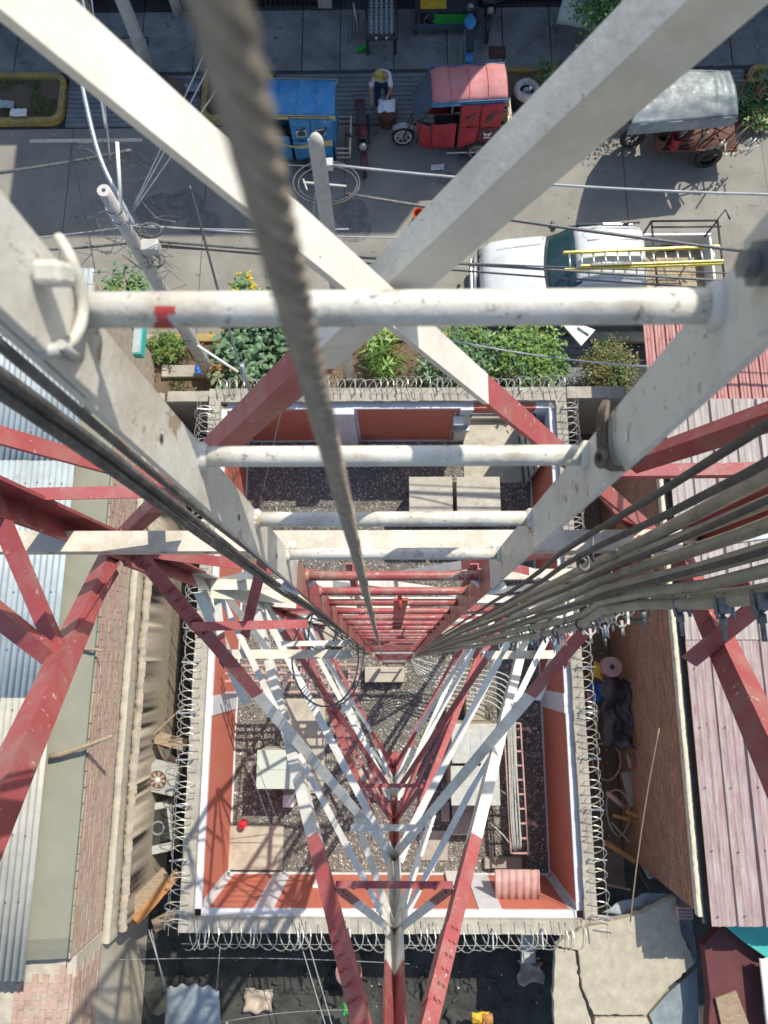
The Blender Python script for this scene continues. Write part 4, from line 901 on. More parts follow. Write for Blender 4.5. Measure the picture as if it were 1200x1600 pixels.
# ---------------------------------------------------------------- safety cable (twisted wire rope)
r = empty('safety_cable', (-.03, .1, 0), 'thick twisted grey wire rope hanging before the ladder', 'rope')
top = Q(410, 150, .13); c0 = Q(540, 800, .45)
# hangs nearly plumb: straight line from above the viewer to the ladder foot
def rope_c(d):
    return Vector((-.0258 - .0137 * d, .1012 - .0028 * d, H - d))
ang = 0
for s in range(6):
    pts = []; d = -.8
    while d < 3.2: a = d * 2 * math.pi / .05 + s * math.pi / 3; pts.append(rope_c(d) + Vector((math.cos(a), math.sin(a), 0)) * .0037); d += .005
    m = MB(); m.tube(pts, .0021, 5); obj('strand', m, m_rope, r)
m = MB(); m.tube([rope_c(-.8), rope_c(1.5), rope_c(3.2)], .0036, 8); obj('core', m, m_rope, r)
m = MB(); m.tube([rope_c(3.2), rope_c(9), rope_c(14.4)], .0052, 8); obj('lower_run', m, m_rope, r)

# ---------------------------------------------------------------- feeder cables right
def vcable(par, x, y, r_, mat, wob=.01, d0=-.9, d1=13.6, xe=None, ye=None, kink=None, name='cable', n=42):
    pts = []; 
    for k in range(n + 1):
        d = d0 + (d1 - d0) * (k / n) ** 1.6; t = (d - d0) / (d1 - d0)
        X = x + ((xe - x) * t if xe is not None else 0); Y = y + ((ye - y) * t if ye is not None else 0)
        X += wob * noise.noise((d * 1.3, x * 30, y * 31)); Y += wob * noise.noise((d * 1.1, y * 40, 7 + x * 9))
        if kink: X += kink[0] * math.exp(-((d - kink[2]) / kink[3]) ** 2); Y += kink[1] * math.exp(-((d - kink[2]) / kink[3]) ** 2)
        pts.append((X, Y, H - d))
    m = MB(); m.tube(pts, r_, 9); return obj(name, m, mat, par)
fc = empty('feeder_cables', (.7, .2, 0), 'bundle of thick olive brown feeder cables down the right side', 'cables')
random.seed(11)
for i in range(6):
    yy = .385 - .05 * i; vcable(fc, .80 + rnd(-.015, .015), yy, 0.0145 if i % 3 else .017, m_feed, .012, xe=.36, ye=yy * .35 + .05, kink=(-.05, (.285 - yy) * .25, 2.1, .35))
for i in range(2):
    yy = .33 - .16 * i; vcable(fc, .90 + rnd(-.02, .02), yy, .0125, m_feed, .012, xe=.42, ye=yy * .35 + .03, kink=(-.05, (.285 - yy) * .25, 2.1, .35))
for i in range(2):
    vcable(fc, .70 + .02 * i, .30 - .09 * i, .007, m_thin, .02, xe=.33, ye=.1)
tc_ = empty('thin_cables', (.42, .26, 0), 'pair of thin black cables crossing before the weathered roof', 'cables')
for i, (x, y) in enumerate(((.428, .272), (.440, .238))): vcable(tc_, x, y, .0064, m_thin, .008, xe=.34, ye=.14, kink=(-.02, 0, 1.5, .3))
for px, py, d in ((912, 878, 1.47),):
    q = Q(px, py, d); m = MB(); m.tube([q + Vector((.013 * math.cos(t), .018 * math.sin(t), -.004 * math.cos(t))) for t in [k * 2 * math.pi / 14 for k in range(14)]], .004, 6, closed=True); m.tube([q + Vector((.02, .0, 0)), q + Vector((.02, .05, .01))], .003, 6); obj('cable_tie', m, m_black, tc_)
# clamps with hanging bolts
hang = empty('cable_clamps', Q(1060, 960, 2.1), 'row of zinc clamps with long bolts gripping the feeder cables', 'clamps')
for i, (px, py, d) in enumerate(((1004, 946, 1.95), (1062, 950, 1.72), (1128, 952, 1.5), (1188, 946, 1.33), (945, 992, 3.3), (900, 1000, 3.7), (865, 1006, 4.1), (835, 1003, 4.6), (800, 1008, 5.4), (775, 1012, 6.2))):
    q = Q(px, py, d); s = .8 if i < 4 else .6
    m = MB(); m.box(q.x - .014 * s, q.x + .014 * s, q.y - .01, q.y + .03 * s, q.z - .015, q.z + .02); m.tube([q + Vector((0, .01, 0)), q + Vector((.003, -.085 * s, -.005))], .0065 * s, 8)
    for k in (-.024, .02): m.tube([q + Vector((k * s, .03, .01)), q + Vector((k * s + .004, -.028 * s, .01))], .004, 6)
    m.lathe(q + Vector((.0, -.022, 0)), [(.0001, -.012), (.012 * s, -.012), (.012 * s, .006), (.0001, .006)], 6, 'y'); obj('clamp', m, m_bolt, hang)
random.seed(91)
for k in range(34):
    t = k / 33; px = 985 - 300 * t ** .8 + rnd(-6, 6); py = 962 + 62 * t ** .7 + rnd(-14, 8); d_ = 2.0 / max(.13, (px - 600) / 390); q = Q(px, py, min(9, d_)); sz = rnd(.7, 1.2)
    m = MB(); m.tube([q + Vector((.016 * sz * math.cos(a), .020 * sz * math.sin(a), .01 * math.cos(a))) for a in [j * 2 * math.pi / 10 for j in range(10)]], .0035, 5, closed=True); m.bar(q, q + Vector((rnd(-.01, .01), -.045 * sz, rnd(-.02, .02))), .008, .008)
    obj('tie', m, [m_bolt, m_whitep, m_black, m_galv][k % 4], hang)
for i, px in enumerate((1000, 1068, 1140)):
    q = Q(px, 838 - 4 * i, 2.2); m = MB(); m.box(q.x - .035, q.x + .035, q.y - .03, q.y + .03, q.z - .03, q.z + .02); o = obj('white_block', m, m_beam, hang, bevel=.004); bolt(o, q + Vector((.01, .01, .03)), (0, 0, 1), None, 1.3)
q = Q(990, 905, 2.15); m = MB(); m.tube([q + Vector((.06 * math.cos(t) - .0, .13 * math.sin(t), .04 * math.cos(t))) for t in [k * 2 * math.pi / 18 for k in range(18)]], .007, 6, closed=True); obj('tape_band', m, pm('green_tape', (.10, .12, .06), .5, .4, 60), hang)
q0, q1 = Q(1040, 845, 2.25), Q(1260, 775, 2.25); m = MB(); m.angle(q0, q1, .05, .006, (0, 1, 0), (0, 0, -1)); obj('bracket_arm', m, m_beam, hang)
q0, q1 = Q(1030, 865, 2.3), Q(1240, 835, 2.35); m = MB(); m.angle(q0, q1, .05, .006, (0, 1, 0), (0, 0, -1)); obj('bracket_arm', m, m_galv, hang)
# left black cable bundle
lc = empty('black_cables', (-.36, .25, 0), 'bundle of dusty black cables down the left of the ladder', 'cables')
for i, (x, y, r_) in enumerate(((-.366, .262, .0066), (-.380, .250, .0066), (-.392, .268, .0045))): vcable(lc, x, y, r_, m_black, .012, xe=-.26, ye=.13, d1=9)
vcable(lc, -.292, .232, .005, m_black, .006, d0=.42, xe=-.25, ye=.12, d1=7)
for i, (cx, cy, rx, ry, d) in enumerate(((508, 1028, 52, 76, 5.2), (525, 1010, 44, 92, 5.4), (500, 985, 25, 30, 4.0))):
    m = MB(); m.tube([Q(cx + rx * math.cos(t), cy + ry * math.sin(t) , d + .3 * math.sin(t)) for t in [k * 2 * math.pi / 30 for k in range(30)]], .007, 6, closed=True); obj('slack_loop', m, m_black, lc)
for i in range(9):
    a = Q(rnd(470, 500), rnd(955, 985), 4.2); b = Q(rnd(540, 580), rnd(1010, 1030), 7.0); m = MB(); m.tube([a, a.lerp(b, .3) + Vector((rnd(-.1, .1), rnd(-.1, .1), 0)), a.lerp(b, .6) + Vector((rnd(-.1, .1), rnd(-.1, .1), 0)), b], .006, 6); obj('tangle', m, m_black, lc)

# ================================================================ STREET
# utility poles
def pole(label, base, top, r0, r1, sq=False, mat=m_pole):
    r = empty('utility_pole', base, label, 'pole'); b = Vector(base); t = Vector(top); m = MB()
    if sq:
        n = 4; m.tube([b, t], [r0, r1], 4); m.sm = False
    else: m.tube([b.lerp(t, k / 6) for k in range(7)], [r0 + (r1 - r0) * k / 6 for k in range(7)], 16)
    obj('shaft', m, mat, r); return r
pt = P(162, 297, 6.7); pbs = P(332, 590, 0)
p1 = pole('tall round concrete pole rising from the bushes, with street lamp arm', pbs, pt, .15, .095)
def along(h): return pbs.lerp(pt, h / 6.7)
m = MB(); m.lathe(pt, [(.0001, .004), (.03, .004)], 10); obj('core_hole', m, m_gut, p1)
for hh in (6.3, 6.05, 1.2, 2.2): c = along(hh); m = MB(); m.lathe(c, [(.115 + .01 * (hh < 3) * 3, -.025), (.125 + .01 * (hh < 3) * 3, -.025), (.125 + .01 * (hh < 3) * 3, .025), (.115 + .01 * (hh < 3) * 3, .025)], 16); obj('collar', m, m_galv, p1)
pp = [along(6.0) + Vector((.16, -.02, -.05)), P(188, 312, 6.2), P(158, 255, 6.35), P(140, 190, 6.5), P(120, 90, 6.8), P(104, 12, 7.0)]
for _ in range(2):
    q = [pp[0]]
    for i in range(len(pp) - 1): q += [pp[i].lerp(pp[i + 1], .25), pp[i].lerp(pp[i + 1], .75)]
    pp = q + [pp[-1]]
m = MB(); m.tube(pp, .034, 10); obj('lamp_arm', m, m_galv, p1)
c = P(98, 2, 7.0); m = MB(); m.box(c.x - .14, c.x + .14, c.y - .2, c.y + .35, c.z - .06, c.z + .06); obj('lamp_head', m, m_galv, p1, bevel=.03)
m = MB(); m.tube([along(6.3) + Vector((.1, 0, 0)), P(183, 222, 6.7)], .028, 8); obj('insulator_arm', m, m_white, p1)
c = along(5.3) + Vector((.22, 0, 0)); m = MB(); m.box(c.x - .14, c.x + .14, c.y - .1, c.y + .1, c.z - .1, c.z + .1); obj('splice_box', m, m_cond, p1, bevel=.02)
for i, (px, py, rx, ry, h) in enumerate(((233, 360, 20, 12, 5.2), (240, 405, 18, 14, 4.6), (236, 408, 14, 18, 4.5))):
    for j in range(3): m = MB(); m.tube([P(px + (rx - j * 1.5) * math.cos(t) + j, py + (ry - j) * math.sin(t), h + .05 * j) for t in [k * 2 * math.pi / 20 for k in range(20)]], .012, 6, closed=True); obj('cable_coil', m, m_black, p1)
random.seed(21)
for i in range(16):
    a = P(rnd(150, 250), rnd(370, 400), 5.2); pts = [a]
    for k in range(6): pts.append(pts[-1] + Vector((rnd(-.35, .35), rnd(-.25, .25), rnd(-.15, .15))))
    m = MB(); m.tube(pts, .006, 5); obj('loose_wire', m, m_black, p1)
for i in range(10):
    a = P(rnd(140, 215), rnd(230, 262), 5.8); pts = [a]
    for k in range(5): pts.append(pts[-1] + Vector((rnd(-.3, .3), rnd(-.15, .15), rnd(-.15, .15))))
    m = MB(); m.tube(pts, .006, 5); obj('loose_wire', m, m_thin, p1)
m = MB(); m.tube([along(1.9), along(1.9) + Vector((.9, -.5, -.4))], .03, 8); obj('stay_arm', m, m_white, p1)
m = MB(); c = along(1.5); m.box(c.x - .16, c.x - .1, c.y - .06, c.y + .02, 1.1, 1.6); obj('red_label', m, m_redc, p1)
p2b = (-1.02, 6.5, 0); p2 = pole('square pale concrete post with a rounded cap behind the rope', p2b, P(493, 218, 7.35), .135, .105, True)
c = P(493, 216, 7.4); m = MB(); m.lathe(c - Vector((0, 0, .04)), [(.0001, .1), (.06, .08), (.09, .02), (.1, -.04)], 16); m.sm = True; obj('cap', m, m_pole, p2)
cc = Vector(p2b).lerp(P(493, 218, 7.35), .80)
m = MB(); m.tube([P(510 + 52 * math.cos(t), 286 + 34 * math.sin(t), 6.0) for t in [k * 2 * math.pi / 30 for k in range(30)]], .012, 6, closed=True); obj('cable_hoop', m, m_thin, p2)
m = MB(); m.tube([P(512 + 46 * math.cos(t), 288 + 28 * math.sin(t), 6.0) for t in [k * 2 * math.pi / 30 for k in range(30)]], .012, 6, closed=True); obj('cable_hoop', m, m_thin, p2)
m = MB(); m.bar(P(474, 285, 6.05), P(541, 291, 6.05), .025, .025); m.bar(P(474, 280, 6.05), P(480, 297, 6.05), .02, .02); obj('hoop_bar', m, m_cond, p2)
m = MB(); m.box(*(lambda q: (q.x - .02, q.x + .14, q.y - .06, q.y + .06, q.z - .06, q.z + .06))(P(505, 257, 6.6))); obj('bracket', m, m_galv, p2)
m = MB(); m.tube([P(497, 262, 6.6), P(490, 330, 5.4), P(484, 378, 4.6)], .012, 6); obj('hanging_wire', m, m_gwire, p2)
p3 = pole('mottled concrete pole across the street in the shade', P(240, 124, .1), P(240, 124, .1) + Vector((-.15, .6, 8.2)), .17, .12)
pole('distant concrete post at the upper edge beside the gates', P(278, 20, .1), P(278, 20, .1) + Vector((0, .1, 3.2)), .13, .11)
# overhead wires
def wire(a, ha, b, hb, r_, mat, sag, label, n=16):
    p0 = P(*a, ha) if len(a) == 2 else Vector(a); p1_ = P(*b, hb) if len(b) == 2 else Vector(b); m = MB()
    m.tube([p0.lerp(p1_, k / n) - Vector((0, 0, 4 * sag * (k / n) * (1 - k / n))) for k in range(n + 1)], r_, 6); return tag(obj('overhead_wire', m, mat), label, 'wire')
LA = along(5.35)
wire((512, 257), 6.6, (1260, 305), 6.2, .018, m_gwire, .12, 'pale wire from the square post over the red mototaxi')
wire((540, 303), 6.0, (1160, 392), 5.3, .026, m_black, .05, 'thick black cable with pale clips toward the white pickup')
wire((205, 350), 5.3, (700, 372), 4.9, .012, m_gwire, .1, 'upper pale wire right of the tall pole')
wire((205, 354), 5.3, (545, 358), 5.2, .012, m_gwire, .05, 'short pale wire to the square post')
wire((215, 375), 5.2, (1400, 455), 5.0, .022, m_black, .05, 'heavier black cable low over the near road edge')
wire((215, 380), 5.15, (1400, 468), 4.9, .016, m_black, .1, 'lower of the black cables over the near road edge')
wire((215, 384), 5.1, (1400, 434), 5.0, .012, m_thin, .1, 'thin dark cable above the pickup bonnet')
wire((-80, 278), 5.6, (205, 385 - 150), 5.8, .028, m_black, .06, 'black twisted cable coming in from the left over the road')
wire((-60, 390), 5.2, (215, 378), 5.2, .02, m_black, .1, 'black cable from the left house to the tall pole')
wire((-60, 380), 5.2, (215, 352), 5.4, .01, m_gwire, .05, 'pale wire from the left to the tall pole')
wire((205, 330), 6.0, (330, 60), 7.5, .010, m_gwire, .02, 'leftmost of three pale wires fanning over the street')
wire((206, 330), 6.0, (350, 60), 7.5, .010, m_gwire, .02, 'middle of three pale wires fanning over the street')
wire((207, 331), 6.0, (372, 90), 7.5, .010, m_gwire, .02, 'rightmost of three pale wires fanning over the street')
wire((125, -20), 7.5, (165, 200), 6.6, .020, m_gwire, .05, 'pale wire beside the street lamp arm')
wire((140, -20), 7.5, (172, 250), 6.0, .010, m_gwire, .05, 'thin wire right of the street lamp arm')
wire((296, 290), 6.0, (345, 470), 5.0, .022, m_thin, .05, 'dark cable dropping from the street toward the bushes')
wire((345, 470), 5.0, (378, 585), 3.0, .018, m_gwire, .05, 'grey wire dropping to the compound front wall')
wire((112, 240), 5.8, (148, 420), 5.0, .008, m_black, .05, 'hair thin dark wire left of the tall pole')
wire((860, 558), 4.0, (1100, 575), 4.0, .014, m_gwire, .1, 'pale wire across the near bushes and footpath')
wire((860, 558), 4.0, (690, 528), 4.0, .014, m_gwire, .05, 'pale wire above the leafy bushes')
wire((440, 640), 3.5, (403, 800), .5, .008, m_gwire, .0, 'thin pale wire down into the shaded gravel')
wire((1030, 1138), 4.4, (985, 1440), 3.2, .010, m_wood, .1, 'dry stalk hanging across the orange brick wall')
wire((378, 1168), 3.2, (428, 1305), .4, .006, m_gwire, .0, 'left of two thin wires over the pale green cabinet')
wire((392, 1168), 3.2, (436, 1290), .4, .006, m_gwire, .0, 'right of two thin wires over the pale green cabinet')
wire((455, 1425), 2.2, (520, 1640), 2.2, .008, m_gwire, .0, 'left thin wire crossing the dark yard by the tower')
wire((468, 1425), 2.2, (530, 1640), 2.2, .008, m_gwire, .0, 'right thin wire crossing the dark yard by the tower')
m = MB(); a = P(378, 570, 3.2); b = P(392, 612, 2.4); m.tube([a, a.lerp(b, .5) + Vector((-.03, 0, 0)), b], .045, 8); tag(obj('service_mast', m, m_galv), 'short bent service pipe at the front left wall corner', 'pipe')
# teal sign edge
m = MB(); a = P(216, 520, 2.6); m.box(a.x - .09, a.x + .09, a.y - .45, a.y + .2, 2.4, 2.6); r = tag(obj('panel', m, m_teal), 'teal edged pale panel beside the left roof corner', 'panel')
m = MB(); m.box(a.x - .085, a.x + .06, a.y - .42, a.y + .17, 2.6, 2.61); obj('pale_face', m, m_tin, r)

# ---------------------------------------------------------------- plants
def foliage(c, rad, n, size, mat, seed=0, flat=.6, leafw=.5):
    random.seed(seed); m = MB(); cl = []
    for k in range(max(4, n // 26)):
        a = rnd(0, 6.28); r_ = math.sqrt(random.random()); cl.append((Vector((math.cos(a) * r_ * rad[0], math.sin(a) * r_ * rad[1], rnd(-.1, 1) * rad[2] * math.sqrt(max(.02, 1 - r_ * r_)))), rnd(.7, 1.25)))
    for i in range(n):
        cc_, s = random.choice(cl); rr_ = min(rad) * .33
        q = Vector(c) + cc_ + Vector((random.gauss(0, rr_), random.gauss(0, rr_), random.gauss(0, rr_ * .6)))
        if q.z < .06: q.z = .06 + rnd(0, .05)
        L_ = size * s * rnd(.6, 1.25); a = rnd(0, 6.28); D = Vector((math.cos(a), math.sin(a), rnd(-.5, .35))).normalized(); side = Vector((-D.y, D.x, rnd(-.5, .5))).normalized() * (L_ * leafw * .5)
        dr = Vector((0, 0, -L_ * .18)); o = len(m.v)
        m.v += [tuple(q), tuple(q + D * L_ * .45 + side), tuple(q + D * L_ + dr), tuple(q + D * L_ * .45 - side), tuple(q + D * L_ * .5 + Vector((0, 0, .12 * L_)))]
        m.f += [(o, o + 1, o + 4), (o + 1, o + 2, o + 4), (o + 2, o + 3, o + 4), (o + 3, o, o + 4)]
    return m
def bush(px, py, h, rad, n, size, mats, label, seed, cat='bush', leafw=.5):
    c = P(px, py, h); c.z = 0; r = empty('bush', (c.x, c.y, 0), label, cat)
    top = h * .55
    for i, mt in enumerate(mats): obj('foliage', foliage((c.x, c.y, top), rad, n // len(mats), size, mt, seed + i * 13, leafw=leafw), mt, r, smooth=False)
    if n > 400 and h > .35: obj('dry_foliage', foliage((c.x, c.y, top * .8), (rad[0] * 1.15, rad[1] * 1.15, rad[2]), n // 9, size * .9, m_dry, seed + 71, leafw=leafw), m_dry, r, smooth=False)
    m = MB()
    random.seed(seed + 5)
    for k in range(9 if n > 400 else 2):
        a = rnd(0, 6.28); e = Vector((c.x + rad[0] * 1.25 * math.cos(a), c.y + rad[1] * 1.25 * math.sin(a), top + rad[2] * rnd(.6, 1.3))); m.tube([(c.x, c.y, top * .3), e.lerp(Vector((c.x, c.y, top)), .4), e], [.012, .008, .004], 5)
        for j in range(7):
            q = e.lerp(Vector((c.x, c.y, top)), j * .07); b_ = rnd(0, 6.28); D = Vector((math.cos(b_), math.sin(b_), rnd(-.2, .2))) * size; o_ = len(m.v); sd_ = Vector((-D.y, D.x, 0)) * leafw * .5
            m.v += [tuple(q), tuple(q + D * .5 + sd_), tuple(q + D), tuple(q + D * .5 - sd_)]; m.f.append((o_, o_ + 1, o_ + 2, o_ + 3))
    obj('sprig', m, mats[0], r, smooth=False); m = MB()
    for k in range(5): a = k * 1.256 + seed; m.tube([(c.x, c.y, 0), (c.x + rad[0] * .35 * math.cos(a), c.y + rad[1] * .35 * math.sin(a), top * .7), (c.x + rad[0] * .7 * math.cos(a), c.y + rad[1] * .7 * math.sin(a), top + rad[2] * .4)], [.025, .016, .006], 6)
    obj('stem', m, m_wood, r); return r
bush(405, 505, 1.2, (.75, 1.0, .55), 2400, .20, (m_leaf3, m_leaf2, m_leaf3), 'large blue green broadleaf bush beside the tall pole', 31, leafw=.62)
bush(365, 560, .9, (.5, .5, .4), 1100, .17, (m_leaf3, m_leaf2, m_dry), 'dark leafy shrub at the foot of the tall pole', 32, leafw=.6)
bush(450, 560, .8, (.55, .5, .35), 1100, .17, (m_leaf2, m_leaf3), 'dark shrub left of the rope by the front wall', 33, leafw=.6)
bush(378, 432, 1.2, (.25, .25, .2), 260, .12, (pm('yellow_leaf', (.5, .38, .03), .6, .2), m_leaf), 'small yellow flowering bush at the near road edge', 34)
bush(835, 540, 1.3, (.62, .55, .5), 2600, .13, (m_leaf, m_leaf, m_leaf3), 'bright green leafy bush right of the brace crossing', 35, leafw=.4)
bush(735, 545, 1.1, (.65, .6, .45), 2400, .13, (m_leaf, m_leaf2, m_leaf3), 'bright green bush behind the right brace', 36, leafw=.4)
bush(690, 560, .8, (.4, .4, .35), 900, .12, (m_leaf3, m_leaf2), 'darker bush between the braces', 37, leafw=.4)
bush(960, 560, 1.2, (.42, .48, .42), 3000, .075, (m_leafy, m_leafy, m_leaf2), 'rounded clipped olive shrub beside the red roof', 38)
bush(600, 545, .7, (.3, .45, .5), 420, .24, (m_leaf,), 'small palm like plant under the brace crossing', 39, leafw=.22)
bush(250, 540, .4, (.5, .35, .2), 1200, .09, (m_leaf, m_grass), 'low bright ground plant left of the tall pole', 40, 'plant', leafw=.3)
bush(175, 435, 1.6, (.35, .5, .3), 500, .14, (m_leaf3, m_leaf), 'straggly shrub beside the left roof corner', 41)
bush(880, 110, .8, (.6, .35, .4), 900, .10, (m_leaf2, m_leaf), 'shaded bushes in the far planting bed', 42)
bush(1190, 140, .6, (.45, .3, .35), 500, .30, (m_leaf3, m_leaf2), 'spiky blue green plant in the far right bed', 43, 'plant', leafw=.1)
bush(1192, 175, .4, (.4, .3, .25), 700, .10, (m_leaf, m_leaf2), 'leafy plant in the front of the far right bed', 44, 'plant')
bush(1120, 548 + 20, .0 + .3, (.2, .2, .2), 10, .05, (m_grass,), 'tuft beside the footpath', 45, 'plant')
for lb, x0, x1, y0, y1, n, sd in (('grass in the far left planting bed', -13.5, -8.7, 13.7, 14.8, 5000, 1), ('weeds and litter growth in the middle planting bed', -4.7, -3.2, 13.7, 14.8, 1600, 2), ('sparse grass in the far right planting bed', 5.0, 6.8, 13.7, 14.8, 2000, 3), ('weeds along the near verge', -5.2, 3.4, 5.8, 7.3, 6000, 4), ('grass in the right corner bed', 9.3, 13, 13.5, 14.8, 3000, 5)):
    random.seed(sd); m = MB()
    for i in range(n):
        x, y = rnd(x0, x1), rnd(y0, y1)
        if noise.noise((x * 1.3, y * 1.3, sd)) < -.05: continue
        a = rnd(0, 6.28); h = rnd(.05, .2); wv = .012; o = len(m.v)
        m.v += [(x - wv * math.cos(a), y - wv * math.sin(a), .05), (x + wv * math.cos(a), y + wv * math.sin(a), .05), (x + rnd(-.1, .1), y + rnd(-.1, .1), .05 + h)]; m.f.append((o, o + 1, o + 2))
    tag(obj('grass', m, m_grass), lb, 'grass', kind='stuff')
# dry litter / leaf debris on verge
random.seed(77); m = MB()
for i in range(1600):
    x, y = rnd(-5.2, 3.4), rnd(5.75, 7.35); a = rnd(0, 6.28); s = rnd(.02, .06); z = .06 + rnd(0, .03); o = len(m.v)
    m.v += [(x + s * math.cos(a), y + s * math.sin(a), z), (x - s * .5 * math.sin(a), y + s * .5 * math.cos(a), z + .02), (x - s * math.cos(a), y - s * math.sin(a), z)]; m.f.append((o, o + 1, o + 2))
tag(obj('leaf_litter', m, m_dry), 'dry fallen leaves scattered on the near verge', 'leaf litter', kind='stuff')
random.seed(78); m = MB()
for (x0, x1, y0, y1, n) in ((-10, 10, 9, 13.3, 260), (-10, 10, 15.1, 16.9, 160), (3.5, 4.5, -4, 5, 160), (-4.5, 3.3, -7, -4.7, 60), (-4.6, -3.75, -4.3, 4.8, 120)):
    for i in range(n):
        x, y = rnd(x0, x1), rnd(y0, y1); s = rnd(.008, .03); z = (.1 if y > 15 else .03 if abs(x) > 3.4 and y < 6 else 0) + .005; a = rnd(0, 3); o = len(m.v); ca, sa = math.cos(a) * s, math.sin(a) * s
        m.v += [(x + ca, y + sa, z), (x - sa, y + ca, z), (x - ca, y - sa, z), (x + sa, y - ca, z), (x, y, z + s)]; m.f += [(o, o + 1, o + 4), (o + 1, o + 2, o + 4), (o + 2, o + 3, o + 4), (o + 3, o, o + 4)]
tag(obj('litter', m, m_cond), 'small stones and litter scattered over the paving', 'litter', kind='stuff')
# tree at the top right
c = P(990, 22, 1.6); c.y -= .35; r = empty('street_tree', (c.x, c.y + 1.2, .1), 'leafy green street tree at the upper edge', 'tree')
m = MB(); m.tube([(c.x, c.y + 1.2, .1), (c.x + .05, c.y + 1.15, 1.0), (c.x - .05, c.y + 1.0, 1.9)], [.1, .08, .05], 8); obj('trunk', m, m_wood, r)
obj('crown', foliage((c.x - .1, c.y + .4, 1.5), (1.0, .95, .8), 5200, .10, m_leaf2, 51), m_leaf2, r, smooth=False)
obj('crown', foliage((c.x - .1, c.y + .35, 1.65), (1.0, .95, .8), 2600, .10, m_leaf, 52), m_leaf, r, smooth=False)

# ---------------------------------------------------------------- buildings across the street
def building(label, x0, x1, ht, seed, mat):
    random.seed(seed); r = empty('shop_building', ((x0 + x1) / 2, 20, 0), label, 'building')
    g = MB(); g.box(x0, x1, 17.25, 26, 2.9, ht); obj('upper_storeys', g, mat, r)
    g = MB(); g.box(x0, x1, 17.05, 17.25, 2.75, 2.95); obj('slab_edge', g, m_conc, r)
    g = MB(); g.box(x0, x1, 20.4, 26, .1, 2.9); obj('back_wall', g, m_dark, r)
    n = max(2, int((x1 - x0) / 3.0)); 
    for k in range(n + 1):
        x = x0 + (x1 - x0) * k / n; g = MB(); g.box(max(x0, x - .18), min(x1, x + .18), 17.0, 17.3, .1, 2.75); obj('column', g, mat, r)
    for k in range(n):
        xa = x0 + (x1 - x0) * k / n + .2; xb = x0 + (x1 - x0) * (k + 1) / n - .2
        for fl in range(int((ht - 2.9) / 2.8)):
            z = 2.9 + fl * 2.8 + .8; fr = MB(); fr.box(xa + .4, xb - .4, 17.2, 17.25, z, z + 1.3); w_ = obj('window', fr, m_white, r)
            fr = MB(); fr.box(xa + .45, xb - .45, 17.17, 17.2, z + .05, z + 1.25); obj('pane', fr, m_glass, w_)
        # gates: grille bars on some bays
        if (k + seed) % 2 == 0:
            gt = MB()
            for j in range(int((xb - xa) / .13)): gt.box(xa + j * .13, xa + j * .13 + .05, 17.08, 17.14, .1, 2.7)
            for zz in (.15, 1.4, 2.6): gt.box(xa, xb, 17.14, 17.18, zz, zz + .06)
            obj('gate_grille', gt, m_darkm, r)
    return r
building('low building at the far left behind the street', -40, -5.0, 6.1, 1, m_conc)
building('taller shop building whose shade falls over the street', -5.0, 4.7, 9.85, 2, m_plas)
building('low building at the far right behind the street', 4.7, 40, 6.1, 3, m_conc)
# pale awning sheet
r = empty('awning', P(910, 30, .8), 'pale greenish white tarp hood at the upper edge beside the tree', 'tarp')
m = MB(); a, b, c, d = P(888, -30, 1.3), P(968, -30, 1.3), P(962, 52, .5), P(866, 46, .5)
m.grid(lambda u, v: a.lerp(b, u).lerp(d.lerp(c, u), v) + Vector((0, .0 - .12 * math.sin(math.pi * u) * v, .25 * math.sin(math.pi * min(1, v * .8)) + .05 * math.sin(u * 7))), 14, 10); m.sm = True; obj('sheet', m, pm('pale_green_tarp', (.42, .50, .46), .6, .15, 2, .3, 8), r, solid=.01)
m = MB(); m.tube([P(868, 46, .45), P(868, 46, 0)], .02, 6); m.tube([P(960, 52, .45), P(960, 52, 0)], .02, 6); obj('prop', m, m_darkm, r)

# ---------------------------------------------------------------- vehicles
def local(root):
    def put(name, m, mat, par=None, bev=0, sm=None, solid=0):
        me = cmesh(name, m, mat, m.sm if sm is None else sm); o = bpy.data.objects.new(name, me); C.objects.link(o); o.parent = par or root
        if solid: md = o.modifiers.new('s', 'SOLIDIFY'); md.thickness = solid
        if bev: md = o.modifiers.new('b', 'BEVEL'); md.width = bev; md.segments = 2; md.limit_method = 'ANGLE'
        return o
    return put
def wheel(put, c, r_, wd_, spoke=True, rimmat=None, ax='y'):
    m = MB(); m.lathe(c, [(r_ * .62, -wd_ / 2), (r_ * .95, -wd_ / 2), (r_, -wd_ * .3), (r_, wd_ * .3), (r_ * .95, wd_ / 2), (r_ * .62, wd_ / 2), (r_ * .62, -wd_ / 2)], 26, ax); m.sm = True
    w_ = put('wheel', m, m_tyre)
    m = MB(); m.lathe(c, [(r_ * .74, -wd_ * .52), (r_ * .74, wd_ * .52), (r_ * .62, wd_ * .52), (r_ * .62, -wd_ * .52), (r_ * .74, -wd_ * .52)], 26, ax); put('rim', m, rimmat or m_rim, w_)
    m = MB(); m.lathe(c, [(.0001, -wd_ * .5), (r_ * .16, -wd_ * .5), (r_ * .16, wd_ * .5), (.0001, wd_ * .5)], 12, ax)
    for k in range(8):
        a = k * math.pi / 4; d_ = Vector((math.cos(a), 0, math.sin(a))) if ax == 'y' else Vector((0, math.cos(a), math.sin(a))) if ax == 'x' else Vector((math.cos(a), math.sin(a), 0)); m.bar(Vector(c), Vector(c) + d_ * r_ * .68, .02, .02, (0, 1, 0) if ax == 'y' else (1, 0, 0) if ax == 'x' else (0, 0, 1))
    put('spokes', m, rimmat or m_rim, w_); return w_
